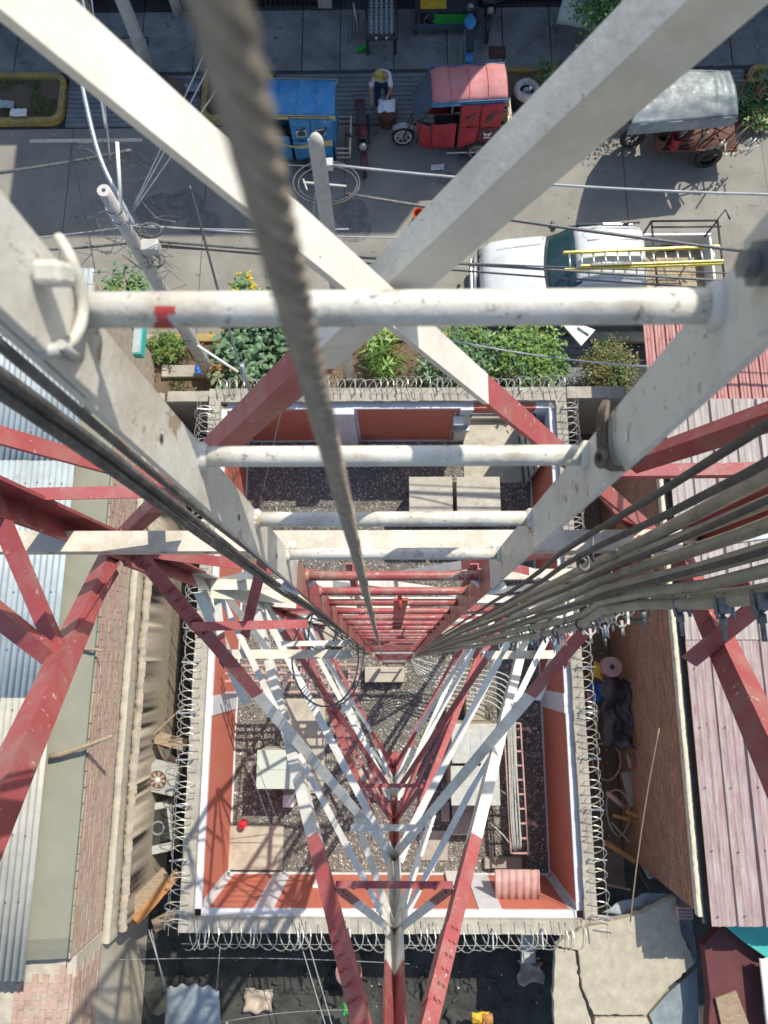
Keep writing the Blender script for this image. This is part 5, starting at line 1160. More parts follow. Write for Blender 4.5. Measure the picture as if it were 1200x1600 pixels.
# pickup: local x to the rear, nose at x=0
pk = empty('pickup_truck', (2.02, 8.62, 0), 'white pickup truck with a yellow ladder parked along the near kerb', 'pickup truck')
pk.rotation_euler = (0, 0, R_(.0)); put = local(pk)
def loft(stations, n_sec):
    m = MB(); 
    for st in stations: m.v += st
    N = n_sec
    for i in range(len(stations) - 1):
        for k in range(N - 1): m.f.append((i * N + k, i * N + k + 1, (i + 1) * N + k + 1, (i + 1) * N + k))
    m.f.append(tuple(range(N))); m.f.append(tuple((len(stations) - 1) * N + k for k in reversed(range(N)))); m.sm = True; return m
def sec(x, hw, zt, zs, crown=.03, z0=.42):   # body section: sill, shoulder, top with rounded edge
    return [(x, -hw * .96, z0), (x, -hw, z0 + .15), (x, -hw, zs), (x, -hw * .93, zt - .02), (x, -hw * .8, zt + crown * .4), (x, -hw * .4, zt + crown), (x, 0, zt + crown * 1.1), (x, hw * .4, zt + crown), (x, hw * .8, zt + crown * .4), (x, hw * .93, zt - .02), (x, hw, zs), (x, hw, z0 + .15), (x, hw * .96, z0)]
m = loft([sec(0, .55, .78, .6), sec(.06, .74, .92, .72), sec(.22, .83, 1.0, .82), sec(.6, .88, 1.05, .9), sec(1.15, .9, 1.1, .96), sec(1.42, .9, 1.12, .98), sec(3.55, .9, 1.1, 1.0, .01)], 13); put('body', m, m_carw)
# cabin
def csec(x, hw, zt, hwt): return [(x, -hw, 1.08), (x, -hwt - .02, zt - .08), (x, -hwt * .9, zt - .01), (x, -hwt * .5, zt + .03), (x, 0, zt + .04), (x, hwt * .5, zt + .03), (x, hwt * .9, zt - .01), (x, hwt + .02, zt - .08), (x, hw, 1.08)]
m = loft([csec(1.95, .80, 1.62, .66), csec(2.05, .80, 1.70, .68), csec(2.5, .80, 1.74, .69), csec(3.3, .80, 1.71, .68), csec(3.45, .80, 1.62, .66)], 9); put('cabin_roof', m, m_carw)
m = MB(); m.grid(lambda u, v: (1.36 + .62 * v + .12 * (2 * u - 1) ** 2 * (1 - .4 * v), (2 * u - 1) * (.80 - .13 * v), 1.13 + .53 * v), 10, 5); m.sm = True; put('windscreen', m, m_glass, solid=.01)
m = MB(); m.grid(lambda u, v: (3.46 + .08 * (1 - v), (2 * u - 1) * (.72 - .1 * v), 1.15 + .45 * v), 6, 3); put('rear_window', m, m_glass, solid=.01)
for s in (-1, 1):
    m = MB(); m.prism([(1.55, 1.12), (2.08, 1.58), (2.55, 1.6), (2.55, 1.12)], s * .79, s * .81, 'y'); put('side_window', m, m_glass)
    m = MB(); m.prism([(2.62, 1.12), (2.62, 1.6), (3.25, 1.57), (3.35, 1.12)], s * .79, s * .81, 'y'); put('side_window', m, m_glass)
    m = MB(); m.bar((1.62, s * .92, 1.18), (1.60, s * 1.12, 1.2), .10, .17); put('wing_mirror', m, m_darkm, bev=.03)
    m = MB(); m.lathe((.17, s * .62, .82), [(.0001, -.06), (.12, -.06), (.13, .02), (.0001, .03)], 12, 'x'); put('headlight', m, m_rim)
# bed
m = MB(); m.box(3.56, 5.2, -.88, -.80, .55, 1.12); put('bed_side', m, m_carw, bev=.02); m = MB(); m.box(3.56, 5.2, .82, .88, .55, 1.12); put('bed_side', m, m_carw, bev=.02)
m = MB(); m.box(5.14, 5.2, -.8, .8, .55, 1.1); put('tailgate', m, m_carw, bev=.02)
m = MB()
for k in range(9): m.box(3.58, 5.13, -.79 + k * .177, -.79 + k * .177 + .165, .66, .69 + .006 * (k % 2))
put('bed_floor', m, m_bedw)
m = MB(); m.box(3.57, 5.15, -.82, .82, .5, .65); put('bed_base', m, m_darkm)
for x in (.95, 4.35):
    for s in (-1, 1): wheel(put, (x, s * .80, .38), .38, .24)
m = MB(); m.tube([(-.12, -.72, .62), (-.2, -.5, .66), (-.2, .5, .66), (-.12, .72, .62)], .04, 8); m.tube([(-.16, -.45, .5), (-.16, -.45, .95), (-.14, .45, .95), (-.16, .45, .5)], .035, 8); put('bull_bar', m, m_alu)
m = MB(); m.box(-.02, .12, -.86, .86, .42, .62); put('bumper', m, m_darkm, bev=.03)
m = MB()
for s in (-1, 1): m.bar((.35, s * .55, 1.075), (1.35, s * .62, 1.145), .012, .006); m.bar((2.05, s * .6, 1.742), (3.35, s * .6, 1.722), .014, .01); m.tube([(1.5, s * .2, 1.18), (1.62, s * .55, 1.24)], .008, 5)
m.bar((1.40, -.8, 1.135), (1.40, .8, 1.135), .018, .012)
for y in (-.3, 0, .3): m.bar((2.2, y, 1.777), (3.3, y, 1.753), .02, .008)
m.tube([(2.1, .45, 1.74), (2.35, .47, 2.0)], .005, 5); put('panel_seams', m, m_cond)
# rack
for x in (3.62, 5.05):
    m = MB(); m.tube([(x, -.8, 1.1), (x, -.76, 1.72), (x, .76, 1.72), (x, .8, 1.1)], .025, 8); put('rack_hoop', m, m_darkm)
m = MB(); m.tube([(3.62, .74, 1.75), (5.0, .72, 1.78), (5.15, .9, 1.9), (5.25, .7, 1.85)], .022, 8); m.tube([(3.6, .6, 1.74), (5.1, .6, 1.74)], .02, 8); put('rack_rail', m, m_darkm)
m = MB(); m.tube([(3.7, .2, 1.2), (4.1, .1, 1.0), (4.3, -.3, .75), (4.0, -.7, .9), (3.75, -.3, 1.2)], .015, 6); put('bed_strap', m, m_black)
m = MB(); m.tube([(1.5, .95, 1.25), (3.4, .78, 1.65)], .018, 6); put('roof_trim', m, m_darkm)
# ladder on roof
ly0 = Vector((3.95, 8.85, 1.86)); la = P(880, 404, 1.88); lb_ = P(1128, 396, 1.9)
lr = empty('roof_ladder', la, 'yellow extension ladder lying on the pickup roof rack', 'ladder')
a = P(880, 395, 1.88); b = P(1122, 385, 1.9); a2 = P(882, 421, 1.88); b2 = P(1128, 412, 1.9)
for p0, p1_ in ((a, b), (a2, b2)): m = MB(); m.bar(p0, p1_, .03, .08); obj('rail', m, m_yell, lr)
m = MB(); m.bar(a.lerp(b, .1) + Vector((0, -.035, .045)), b + Vector((0, -.035, .045)), .03, .07); obj('rail', m, m_yell, lr); m = MB(); m.bar(a2.lerp(b2, .1) + Vector((0, .035, .045)), b2 + Vector((0, .035, .045)), .03, .07); obj('rail', m, m_yell, lr)
for k in range(13):
    t = (k + .5) / 13; m = MB(); m.tube([a.lerp(b, t), a2.lerp(b2, t)], .018, 8); obj('rung', m, m_alu, lr)
m = MB(); m.bar(a2.lerp(b2, .16) + Vector((0, .03, .09)), a2.lerp(b2, .42) + Vector((0, .03, .09)), .05, .02); obj('dark_label', m, m_darkm, lr)

# motorcycle maker (local: nose at -x)
def motorcycle(loc, rz, label, body, seat=m_darkm, scale=1, extra=None):
    r = empty('motorcycle', loc, label, 'motorcycle', None); r.rotation_euler = (0, 0, rz); r.scale = (scale,) * 3; put = local(r)
    wheel(put, (-.65, 0, .3), .3, .09); wheel(put, (.62, 0, .3), .3, .11)
    m = MB(); m.tube([(-.65, .07, .3), (-.45, .07, .8)], .022, 8); m.tube([(-.65, -.07, .3), (-.45, -.07, .8)], .022, 8); m.tube([(-.46, 0, .75), (-.3, 0, .6), (.1, 0, .35), (.6, 0, .3)], .03, 8); put('frame', m, m_darkm)
    m = MB(); m.tube([(-.32, -.36, .98), (-.40, -.2, 1.0), (-.42, 0, .95), (-.40, .2, 1.0), (-.32, .36, .98)], .016, 8); put('handlebar', m, m_darkm)
    m = MB(); m.tube([(-.4, -.3, 1.02), (-.42, -.34, 1.15)], .01, 6); m.tube([(-.4, .3, 1.02), (-.42, .34, 1.15)], .01, 6); m.box(-.45, -.43, -.40, -.28, 1.12, 1.2); m.box(-.45, -.43, .28, .40, 1.12, 1.2); put('mirror', m, m_darkm)
    m = MB(); m.grid(lambda u, v: (-.34 + .46 * u, .16 * math.sin(2 * math.pi * v) * (math.sin(math.pi * min(1, u * .8 + .15))), .82 + .12 * math.cos(2 * math.pi * v) * math.sin(math.pi * (u * .8 + .15))), 8, 12); m.sm = True; put('fuel_tank', m, body)
    m = MB(); m.box(.1, .75, -.12, .12, .76, .84); put('seat', m, seat, bev=.03)
    m = MB(); m.box(.68, .98, -.1, .1, .62, .70); m.tube([(.5, -.12, .84), (.95, -.13, .86), (.95, .13, .86), (.5, .12, .84)], .012, 6); put('tail_rack', m, body, bev=.01)
    m = MB(); m.box(-.2, .2, -.13, .13, .28, .58); m.tube([(-.05, -.16, .35), (.2, -.18, .28), (.8, -.18, .34)], .04, 8); put('engine', m, m_rim if body is m_bluec else m_darkm, bev=.03)
    m = MB(); m.lathe((-.55, 0, .86), [(.0001, -.08), (.09, -.06), (.10, .0), (.0001, .04)], 12, 'x'); put('headlight', m, m_rim)
    m = MB(); m.grid(lambda u, v: (-.95 + .6 * u, (v - .5) * .14, .60 + .06 * math.sin(math.pi * u)), 6, 2); put('front_fender', m, body, solid=.01)
    return r
motorcycle((*P(566, 215, .5).xy, 0), R_(94), 'dark motorcycle with dull red tank parked beside the person on the street', m_mar, scale=.98)
motorcycle((*P(732, 62, .5).xy, .1), R_(-92), 'blue motorcycle on the far pavement behind the red mototaxi', m_bluec, scale=.95)
motorcycle((*P(764, 18, .4).xy, .1), R_(85), 'dark motorcycle parked at the shop entrance', m_darkm, scale=.9)
# mototaxi: local nose -x, three wheels
def mototaxi(loc, rz, label, top, side, trim, emblem=False, cover=True, L_=2.35):
    r = empty('mototaxi', loc, label, 'mototaxi'); r.rotation_euler = (0, 0, rz); put = local(r)
    wheel(put, (-1.25, 0, .29), .29, .09, rimmat=m_white if emblem else m_rim)
    for s in (-1, 1): wheel(put, (.55, s * .52, .27), .27, .11)
    m = MB(); m.grid(lambda u, v: (-1.5 + .5 * u, (v - .5) * .15, .56 + .08 * math.sin(math.pi * u)), 6, 2); put('front_fender', m, m_alu, solid=.01)
    m = MB(); m.tube([(-1.25, .07, .29), (-1.0, .07, .95)], .02, 8); m.tube([(-1.25, -.07, .29), (-1.0, -.07, .95)], .02, 8); m.tube([(-.85, -.33, 1.02), (-1.0, 0, 1.0), (-.85, .33, 1.02)], .016, 8); m.tube([(-1.0, 0, .8), (-.3, 0, .45), (.5, 0, .4)], .03, 8); put('fork', m, m_darkm)
    m = MB(); m.box(-.5, .0, -.12, .12, .7, .78); put('rider_seat', m, m_darkm, bev=.03)
    m = MB(); m.box(-.35, 1.0, -.47, .47, .3, .36); put('floor', m, m_darkm)
    m = MB(); m.box(.35, .85, -.42, .42, .36, .72); m.box(.78, .92, -.42, .42, .7, 1.2); put('bench', m, m_mar, bev=.03)
    fr = MB()
    for s in (-1, 1): fr.tube([(-.95, s * .4, .45), (-.85, s * .48, 1.25), (-.6, s * .45, 1.72), (.95, s * .46, 1.74), (1.02, s * .46, .35)], .018, 8); fr.tube([(.05, s * .46, .35), (.05, s * .46, 1.72)], .016, 8)
    put('frame', fr, m_darkm)
    def roof(u, v):
        y = (v - .5) * 1.0 + .04; x = -.62 + 1.72 * u; return (x, y, 1.74 + .14 * math.cos(math.pi * (v - .5)) ** .8 - .03 * math.cos(u * math.pi * 6) * .4 - .05 * max(0, .08 - u) / .08)
    m = MB(); m.grid(roof, 24, 10); m.sm = True; put('canopy', m, top, solid=.015)
    m = MB()
    m.grid(lambda u, v: (-.64 + 1.76 * u, -.465, 1.755 - .12 * v), 12, 2); put('canopy_valance', m, trim, solid=.012)
    m = MB(); m.grid(lambda u, v: (-.64 + 1.76 * u, .545, 1.755 - .12 * v), 12, 2); put('canopy_valance', m, trim, solid=.012)
    for k in (1, 2, 3):
        m = MB(); m.tube([Vector(roof(k / 4, v / 10)) + Vector((0, 0, .012)) for v in range(11)], .008, 5); put('canopy_seam', m, m_pinkc if emblem else m_bluec)
    # windshield plastic
    m = MB(); m.grid(lambda u, v: (-1.02 + .40 * v, (u - .5) * (.82 + .2 * v), 1.15 + .58 * v), 4, 4); put('windshield', m, m_blueg, solid=.006)
    for s in (-1, 1):
        def cloth(x0, x1, z0, z1, mt, nm, tilt=0, lab=None):
            m = MB(); m.grid(lambda u, v: (x0 + (x1 - x0) * u + tilt * (1 - v), s * (.50 + .012 * math.sin(u * 9 + v * 4)), z0 + (z1 - z0) * v), 8, 6); m.sm = True; return put(nm, m, mt, solid=.01)
        if cover:
            cloth(.05, .52, 1.02, 1.68, side, 'side_curtain'); cloth(.05, .52, .40, 1.0, side, 'side_panel'); cloth(.53, 1.03, .98, 1.68, side, 'side_curtain'); cloth(.53, .98, .42, .96, m_mar if emblem else side, 'rear_panel')
            cloth(-.62, -.02, .38, 1.15, side, 'leg_curtain', tilt=-.0); 
            m = MB(); m.grid(lambda u, v: (-.98 + .28 * u + .12 * (1 - v), s * (.44 + .1 * u), .42 + .75 * v), 5, 5); m.sm = True; put('front_curtain', m, side, solid=.01)
            for x in (.28, .78):
                m = MB(); m.prism([(x - .12, 1.2), (x - .08, 1.3), (x + .1, 1.48), (x + .12, 1.42)] if x < .5 else [(x - .1, 1.1), (x - .1, 1.25), (x + .1, 1.5), (x + .12, 1.42), (x, 1.22)], s * .516, s * .522, 'y'); put('window_opening', m, m_gut)
    m = MB(); m.grid(lambda u, v: (1.04, (u - .5) * .94, .42 + 1.28 * v), 4, 4); put('back_curtain', m, side, solid=.01)
    m = MB(); 
    for z in (.45, .6, .75): m.tube([(1.06, -.45, z), (1.38, -.45, z), (1.38, .45, z), (1.06, .45, z)], .016, 6)
    for y in (-.45, 0, .45): m.tube([(1.38, y, .45), (1.38, y, .8)], .014, 6)
    put('rear_rack', m, m_cream)
    m = MB(); m.tube([(-.2, -.56, .28), (.5, -.56, .26), (.62, -.52, .34)], .02, 8); put('side_step', m, m_alu)
    if emblem:
        for s in (-1, 1):
            m = MB(); X = .75
            for pts in ([(-.1, .1), (-.06, .05), (0, .03), (.06, .05), (.1, .1), (.09, .02), (.05, -.03), (0, 0), (-.05, -.03), (-.09, .02)], [(-.08, -.06), (.08, -.06), (.08, -.1), (-.08, -.1)]):
                m.prism([(X + a, .76 + b) for a, b in pts], s * .516, s * .522, 'y')
            put('white_emblem', m, m_white)
    return r
mototaxi((*P(708, 205, .35).xy, 0), R_(3), 'red canvas mototaxi with faded red top on the street', m_pinkc, m_redc, m_bluec, True)
bt = mototaxi((*P(462, 222, .4).xy, 0), R_(-2), 'blue and yellow mototaxi partly behind the wire rope', m_bluec, m_bluec, m_cry)
put = local(bt)
for s in (-1,):
    for (x0, z0) in ((.3, 1.15), (.75, 1.2)):
        m = MB(); m.prism([(x0 - .13, z0), (x0 + .11, z0 + .05), (x0 + .11, z0 + .24), (x0 - .13, z0 + .19)], s * .516, s * .522, 'y'); put('window_frame', m, m_white)
        m = MB(); m.prism([(x0 - .10, z0 + .03), (x0 + .085, z0 + .07), (x0 + .085, z0 + .21), (x0 - .10, z0 + .165)], s * .523, s * .528, 'y'); put('window_opening', m, m_gut)
    m = MB(); m.grid(lambda u, v: (-.3 + 1.3 * u, s * .518, .98 - .10 * math.sin(u * 5) - (.03 + .16 * u) * v), 14, 2); put('yellow_band', m, m_cry, solid=.004)
# cargo tricycle with silver tarp at right
ct = empty('cargo_tricycle', (*P(1085, 205, .5).xy, 0), 'cargo tricycle covered by a silver tarpaulin on the right', 'cargo tricycle'); put = local(ct)
cA, cB, cC, cD = P(1010, 105, 1.9), P(1140, 112, 1.9), P(1153, 182, 1.75), P(985, 196, 1.8)
o0 = Vector(ct.location)
m = MB(); m.grid(lambda u, v: (cA.lerp(cB, u).lerp(cD.lerp(cC, u), v)) - o0 + Vector((0, 0, .10 * math.sin(math.pi * v) + .03 * noise.noise((u * 6, v * 6, 3)) + .02 * math.sin(u * 40) * (u > .75))), 40, 16); m.sm = True; put('tarpaulin', m, m_silv, solid=.01)
m = MB(); m.grid(lambda u, v: cD.lerp(cC, u) - o0 + Vector((.01 * math.sin(u * 30), -.01 * v, -.28 * v)), 20, 2); put('tarp_skirt', m, m_tank, solid=.01)
m = MB(); m.grid(lambda u, v: cC.lerp(cB, u) - o0 + Vector((.02 * v, .0, -.35 * v)), 12, 2); put('tarp_skirt', m, m_silv, solid=.01)
m = MB(); m.grid(lambda u, v: cA.lerp(cB, u) - o0 + Vector((0, .01, -.9 * v)), 12, 3); put('tarp_skirt', m, m_silv, solid=.01)  # hidden far-side skirt, added to thicken the shadow cast on the road
for s in (-1, 1): wheel(put, (.35, s * .6, .32), .32, .10, rimmat=m_darkm)
wheel(put, (-1.45, 0, .3), .3, .09, rimmat=m_darkm)
m = MB()
for (x, y) in ((-.85, -.55), (.9, -.55), (.9, .6), (-.85, .6)): m.tube([(x, y, .35), (x, y, 1.75)], .02, 6)
m.box(-.9, .95, -.6, .62, .5, .56); m.tube([(-.9, -.6, .56), (.95, -.6, .56)], .03, 6); m.tube([(-.85, -.55, .6), (0, -.6, 1.3), (.9, -.58, .9)], .02, 6); m.tube([(-.3, -.6, .5), (.5, -.6, 1.5)], .02, 6); put('frame', m, m_rust)
m = MB(); m.tube([(-1.45, 0, .3), (-1.1, 0, .95)], .025, 6); m.tube([(-1.1, -.35, 1.0), (-1.15, 0, 1.02), (-1.1, .35, 1.0)], .018, 6); m.box(-1.0, -.7, -.4, .1, .5, .85); put('front_fork', m, m_rust)
for i in range(14):
    x, y = rnd(.4, 1.25), rnd(-.85, -.5); m = MB(); m.tube([(x, y, rnd(.5, .8)), (x + rnd(-.15, .15), y + rnd(-.1, .1), rnd(.6, .95))], rnd(.012, .03), 6); put('scrap_piece', m, m_white if i % 2 else m_cream)
for i in range(16):
    x, y = rnd(-.7, .7), rnd(-.62, -.4); m = MB(); m.tube([(x, y, rnd(.55, .8)), (x + rnd(-.4, .4), y + rnd(-.1, .1), rnd(.7, 1.3))], rnd(.012, .03), 6); put('scrap_piece', m, m_rust if i % 3 else m_cabs)
m = MB(); m.lathe((.25, -.62, .7), [(.28, -.015), (.30, -.015), (.30, .015), (.28, .015), (.28, -.015)], 22, 'y'); put('spare_rim', m, m_rust)
for i, (x, mt) in enumerate(((-.95, m_rust), (-.6, m_redc))):
    m = MB(); m.lathe((x, -.5, .55), [(.0001, 0), (.12, 0), (.14, .35), (.11, .35), (.1, .05), (.0001, .05)], 14); put('pot', m, mt)
m = MB(); a = P(1075, 100, .1); m.box(-1, 1, 0, .01, 0, .01)
# orange traffic cone/bucket
c = P(655, 335, 0); r = empty('orange_cup', (c.x, c.y, 0), 'orange plastic bucket tipped in the sunlit road', 'bucket'); put = local(r); r.rotation_euler = (.5, -.3, .4)
m = MB(); m.lathe((0, 0, .02), [(.0001, 0), (.10, 0), (.13, .26), (.115, .26), (.09, .02), (.0001, .02)], 20); m.sm = True; put('cup', m, m_orange); m = MB(); m.lathe((0, 0, .27), [(.125, 0), (.15, 0), (.15, .02), (.125, .02)], 20); put('brim', m, m_orange)
# tyres planter etc
c = P(821, 150, .35); r = empty('tyre_stack', (c.x, c.y, 0), 'white painted tyre on top of dark tyres in the far bed', 'tyres')
for i, (dz, mt) in enumerate(((.08, m_tyre), (.3, m_tyre), (.52, pm('whitewashed_tyre', (.42, .43, .40), .7, .25, 10)))):
    m = MB(); m.lathe((c.x, c.y, dz), [(.17, 0), (.2, -.09), (.28, -.09), (.32, -.04), (.32, .05), (.28, .1), (.2, .1), (.17, 0)], 26); m.sm = True; o = obj('tyre', m, mt, r)
m = MB(); m.lathe((c.x, c.y, .45), [(.0001, 0), (.1, 0), (.1, .06), (.06, .06), (.06, .12), (.0001, .12)], 14); obj('hub', m, m_galv, r)
m = MB(); m.lathe((c.x + .08, c.y - .02, .58), [(.0001, 0), (.045, 0), (.045, .05), (.0001, .05)], 12); obj('cap', m, m_white, r)
c = P(676, 28, .3); r = empty('upright_tyre', c, 'loose car wheel standing at the shop kerb', 'wheel'); put = local(r); wheel(put, (0, 0, 0), .32, .2)
c = P(735, -5, .9); r = empty('stall_table', (c.x - .5, c.y, 0), 'shop display table with yellow and green printed cloth', 'table'); put = local(r)
m = MB(); m.box(-.9, .7, -.3, .5, .72, .76); put('table_top', m, m_darkm); m = MB(); m.box(-.75, -.1, -.2, .1, .762, .78); put('yellow_sheet', m, m_yp); m = MB(); m.box(-.4, .5, -.32, -.303, .45, .7); put('green_cloth', m, m_green); m = MB(); m.box(-.95, .75, -.34, -.31, .3, .45); put('rail', m, m_blueg)
for x in (-.85, .65): m = MB(); m.box(x - .03, x + .03, -.28, -.22, 0, .72); put('leg', m, m_darkm)
# cot frame with woven net (upper centre)
c = P(596, 30, .6); r = empty('woven_cot', (c.x, c.y + .1, .1), 'dark framed cot with pale woven check surface at the shop front', 'cot'); put = local(r)
m = MB(); m.tube([(-.38, -.7, .5), (-.38, 1.0, .5)], .04, 8); m.tube([(.38, -.7, .5), (.38, 1.0, .5)], .04, 8); m.tube([(-.38, -.7, .5), (.38, -.7, .5)], .04, 8); put('frame', m, m_darkm)
for k in range(5): x = -.26 + k * .13; m = MB(); m.bar((x, -.55, .51), (x, 1.0, .51), .05, .006); put('strap', m, m_cond)
for k in range(15): y = -.5 + k * .1; m = MB(); m.bar((-.34, y, .517), (.34, y, .517), .035, .006); put('cross_strap', m, m_tank)
for s in (-.13, .13): m = MB(); m.lathe((s, -.72, .54), [(.0001, .02), (.03, .01), (.03, -.02)], 10); put('stud', m, m_white)
for s in (-.36, .36): m = MB(); m.box(s - .03, s + .03, -.68, -.62, 0, .5); put('leg', m, m_darkm)
# broom
r = empty('broom', P(566, 75, .1), 'green headed broom leaning at the shop front', 'broom')
a, b = P(552, 5, 1.2), P(563, 66, .25); m = MB(); m.tube([a, b], .014, 8); obj('handle', m, m_galv, r); q = P(567, 75, .2); m = MB(); m.frame(q, Vector((.9, .45, 0)).normalized(), Vector((-.45, .9, 0)).normalized(), Vector((0, 0, 1)), .34, .12, .1); obj('broom_head', m, m_green, r, bevel=.02)
# folding rack (dark)
r = empty('folded_rack', P(548, 40, .5), 'dark folded metal rack beside the broom', 'rack')
for k in range(4): m = MB(); a = P(545 + k * 5, 68 - k * 4, .15); m.bar(a, a + Vector((.05, .5, .8)), .02, .02); obj('bar', m, m_darkm, r)
# manholes
for (px, py, w_, h_, mt, lb) in ((205, 83, .42, .5, m_conc, 'square manhole cover with raised rim in the pavement'), (777, 82, .22, .2, m_rust, 'small brown drain cover in the pavement')):
    c = P(px, py, .11); r = empty('manhole', (c.x, c.y, .1), lb, 'manhole cover'); m = MB(); m.box(c.x - w_, c.x + w_, c.y - h_, c.y + h_, .08, .112); obj('frame', m, m_gut, r); m = MB(); m.box(c.x - w_ + .05, c.x + w_ - .05, c.y - h_ + .05, c.y + h_ - .05, .09, .118); obj('cover', m, mt, r)
c = P(255, 150, .3); m = MB(); m.prism([(c.x + .55 * math.cos(k * .52) * (1 + .15 * math.sin(k * 2)), c.y + .65 * math.sin(k * .52)) for k in range(12)], .08, .3); tag(obj('stone', m, pm('brown_stone', (.14, .09, .07), .9, .3), bevel=.05), 'dark brown boulder in the planting bed by the far pole', 'stone')
c = P(606, 178, .3); m = MB(); m.lathe((c.x, c.y, 0), [(.0001, 0), (.2, 0), (.25, .35), (.23, .35), (.2, .3), (.0001, .3)], 20); tag(obj('tub', m, m_rust), 'brown tub beside the person and motorcycle', 'tub')
# small blue rags etc
for px, py, h, mt, lb in ((320, 578, .3, m_bluep, 'blue plastic bag at the foot of the tall pole'), (683, 263, .02, m_white, 'white paper scrap in the shaded road'), (483, 263, .02, m_bluep, 'blue rag beside the motorcycle wheel'), (10, 165, .2, m_tin, 'pale litter in the far left bed'), (30, 178, .2, m_white, 'white litter sack in the far left bed'), (300, 140, .2, m_tank, 'grey litter in the middle planting bed')):
    c = P(px, py, h); s = .16 if h < .1 else .22; m = MB(); m.grid(lambda u, v: c + Vector(((u - .5) * s * 2, (v - .5) * s, .03 + .12 * abs(noise.noise((u * 3 + px, v * 3, py))))), 8, 8); m.sm = True; tag(obj('bag', m, mt, solid=.006), lb, 'litter')
m = MB(); m.prism([(p.x, p.y) for p in (P(872, 500, .9), P(886, 498, .9), P(930, 516, .9), P(908, 541, .9))], .86, .92); obj('open_door', m, m_carw, pk, bevel=.01)
m = MB(); m.bar(P(902, 512, .93), P(920, 524, .93), .06, .01); obj('door_window', m, m_glass, pk)
# oil patches on road: flat stains
m_oil = pm('oil_stain', (.15, .145, .135), .8, .3, 6, .1, 30)
m = MB()
for (px, py, s) in ((545, 330, .5), (555, 360, .4), (1000, 280, .0001), (250, 330, .6), (290, 320, .5), (320, 350, .45), (735, 250, .35), (700, 280, .25)):
    c = P(px, py, 0); k0 = len(m.v); m.v += [(c.x + s * math.cos(t) * (1 + .35 * noise.noise((t, px, 1))), c.y + s * .8 * math.sin(t) * (1 + .35 * noise.noise((t, px, 2))), .004 + .0007 * (px % 7)) for t in [i * 2 * math.pi / 20 for i in range(20)]]; m.f.append(tuple(range(k0, k0 + 20)))
struct('road_stain', m, m_oil)

# ---------------------------------------------------------------- person bending beside the motorcycle
pc = P(598, 172, 0); pr = empty('person', (pc.x, pc.y, .02), 'person in pale shirt and yellow cap bending beside the motorcycle', 'person'); put = local(pr)
J = {'pel': (0, .10, .88), 'sp': (0, -.02, 1.08), 'ch': (-.02, -.18, 1.24), 'nk': (-.04, -.30, 1.34), 'hd': (-.06, -.38, 1.42),
     'ls': (-.20, -.20, 1.24), 'le': (-.28, -.34, 1.02), 'lw': (-.26, -.50, .86), 'rs': (.16, -.20, 1.24), 're': (.22, -.38, 1.04), 'rw': (.10, -.54, .88),
     'lh': (-.10, .10, .84), 'lk': (-.13, -.05, .47), 'la': (-.14, .03, .08), 'lt': (-.15, -.14, .04), 'rh': (.10, .10, .84), 'rk': (.14, .0, .47), 'ra': (.15, .10, .08), 'rt': (.17, -.07, .04)}
RAD = {'pel': .15, 'sp': .14, 'ch': .16, 'nk': .06, 'hd': .06, 'ls': .075, 'le': .05, 'lw': .032, 'rs': .075, 're': .05, 'rw': .032, 'lh': .10, 'lk': .068, 'la': .045, 'lt': .035, 'rh': .10, 'rk': .068, 'ra': .045, 'rt': .035}
def skin(names, edges, rootn, mat, name, grow=1.0, over=None):
    me = bpy.data.meshes.new(name); idx = {n: i for i, n in enumerate(names)}
    me.from_pydata([J[n] for n in names], [(idx[a], idx[b]) for a, b in edges], []); o = bpy.data.objects.new(name, me); C.objects.link(o); o.parent = pr
    md = o.modifiers.new('skin', 'SKIN'); me.materials.append(mat)
    for n in names: v = me.skin_vertices[0].data[idx[n]]; rr_ = RAD[n] * grow; v.radius = (rr_, rr_); v.use_root = (n == rootn)
    o.modifiers.new('sub', 'SUBSURF').levels = 2; o.modifiers['sub'].render_levels = 2; return o
EE = [('pel', 'sp'), ('sp', 'ch'), ('ch', 'nk'), ('nk', 'hd'), ('ch', 'ls'), ('ls', 'le'), ('le', 'lw'), ('ch', 'rs'), ('rs', 're'), ('re', 'rw'), ('pel', 'lh'), ('lh', 'lk'), ('lk', 'la'), ('la', 'lt'), ('pel', 'rh'), ('rh', 'rk'), ('rk', 'ra'), ('ra', 'rt')]
skin(list(J), EE, 'pel', m_skin, 'body')
skin(['pel', 'sp', 'ch', 'ls', 'le', 'rs', 're'], [('pel', 'sp'), ('sp', 'ch'), ('ch', 'ls'), ('ls', 'le'), ('ch', 'rs'), ('rs', 're')], 'pel', m_shirt, 'shirt', 1.15)
skin(['pel', 'lh', 'lk', 'la', 'rh', 'rk', 'ra'], [('pel', 'lh'), ('lh', 'lk'), ('lk', 'la'), ('pel', 'rh'), ('rh', 'rk'), ('rk', 'ra')], 'pel', m_pant, 'trousers', 1.2)
hc = Vector((-.07, -.42, 1.47))
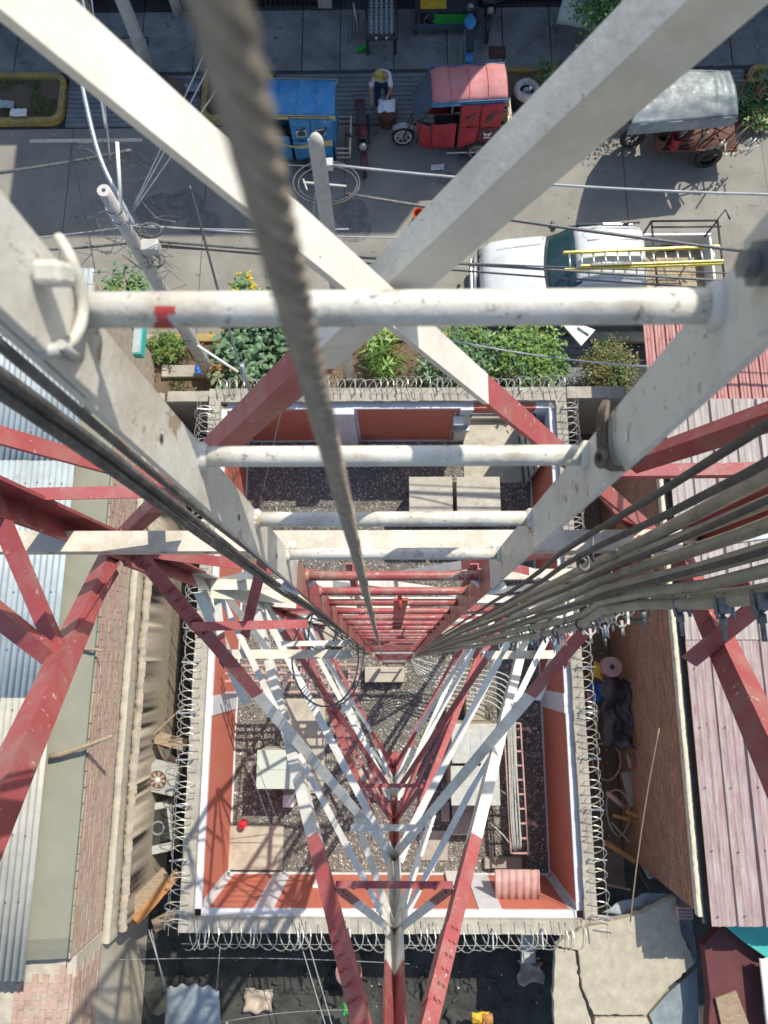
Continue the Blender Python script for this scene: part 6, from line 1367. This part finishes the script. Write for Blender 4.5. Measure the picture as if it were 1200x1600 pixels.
m = MB(); m.lathe(hc, [(.0001, .12), (.05, .11), (.085, .07), (.098, 0), (.09, -.06), (.06, -.11), (.0001, -.125)], 18); m.sm = True; put('head', m, m_skin)
m = MB(); m.lathe(hc + Vector((0, 0, .01)), [(.0001, .13), (.055, .12), (.095, .07), (.107, .0), (.10, -.005)], 18); m.sm = True; put('cap', m, pm('dull_yellow_cloth', (.38, .29, .06), .8, .2, 20, .3, 40))
m = MB(); m.grid(lambda u, v: hc + Vector(((u - .5) * .17, -.09 - .08 * v, .02 - .01 * v)), 6, 3); put('cap_brim', m, MATS['dull_yellow_cloth'], solid=.008)
for s in (-1, 1):
    m = MB(); m.lathe(hc + Vector((s * .033, -.092, -.01)), [(.0001, .012), (.01, .006), (.012, 0), (.01, -.006), (.0001, -.012)], 8); put('eye', m, m_gut)
    m = MB(); m.lathe(hc + Vector((s * .098, 0, -.015)), [(.0001, .03), (.014, .015), (.014, -.015), (.0001, -.03)], 8); put('ear', m, m_skin)
m = MB(); m.lathe(hc + Vector((0, -.1, -.035)), [(.0001, .03), (.012, 0), (.016, -.012), (.0001, -.02)], 8); put('nose', m, m_skin)
for s, wn in ((-1, 'lw'), (1, 'rw')):
    wv = Vector(J[wn]); m = MB(); m.frame(wv + Vector((0, -.04, -.03)), Vector((1, 0, 0)), Vector((0, -.8, -.6)), Vector((0, -.6, .8)), .07, .09, .03)
    for k in range(4): b0_ = wv + Vector(((k - 1.5) * .02, -.075, -.055)); m.tube([b0_, b0_ + Vector((0, -.025, -.02)), b0_ + Vector((0, -.035, -.05 + .004 * abs(k - 1.5)))], .008, 6)
    m.tube([wv + Vector((-s * .035, -.03, -.03)), wv + Vector((-s * .055, -.06, -.055))], .009, 6); put('hand', m, m_skin, bev=.004)
# white bag in front of the person
c = P(604, 160, .95); m = MB(); m.grid(lambda u, v: c + Vector(((u - .5) * .42, (v - .5) * .36, .1 * math.sin(math.pi * u) * math.sin(math.pi * v) + .05 * noise.noise((u * 4, v * 4, 9)) - .1)), 12, 12); m.sm = True; tag(obj('bag', m, m_shirt, solid=.02), 'white plastic bag on the tub in front of the person', 'bag')
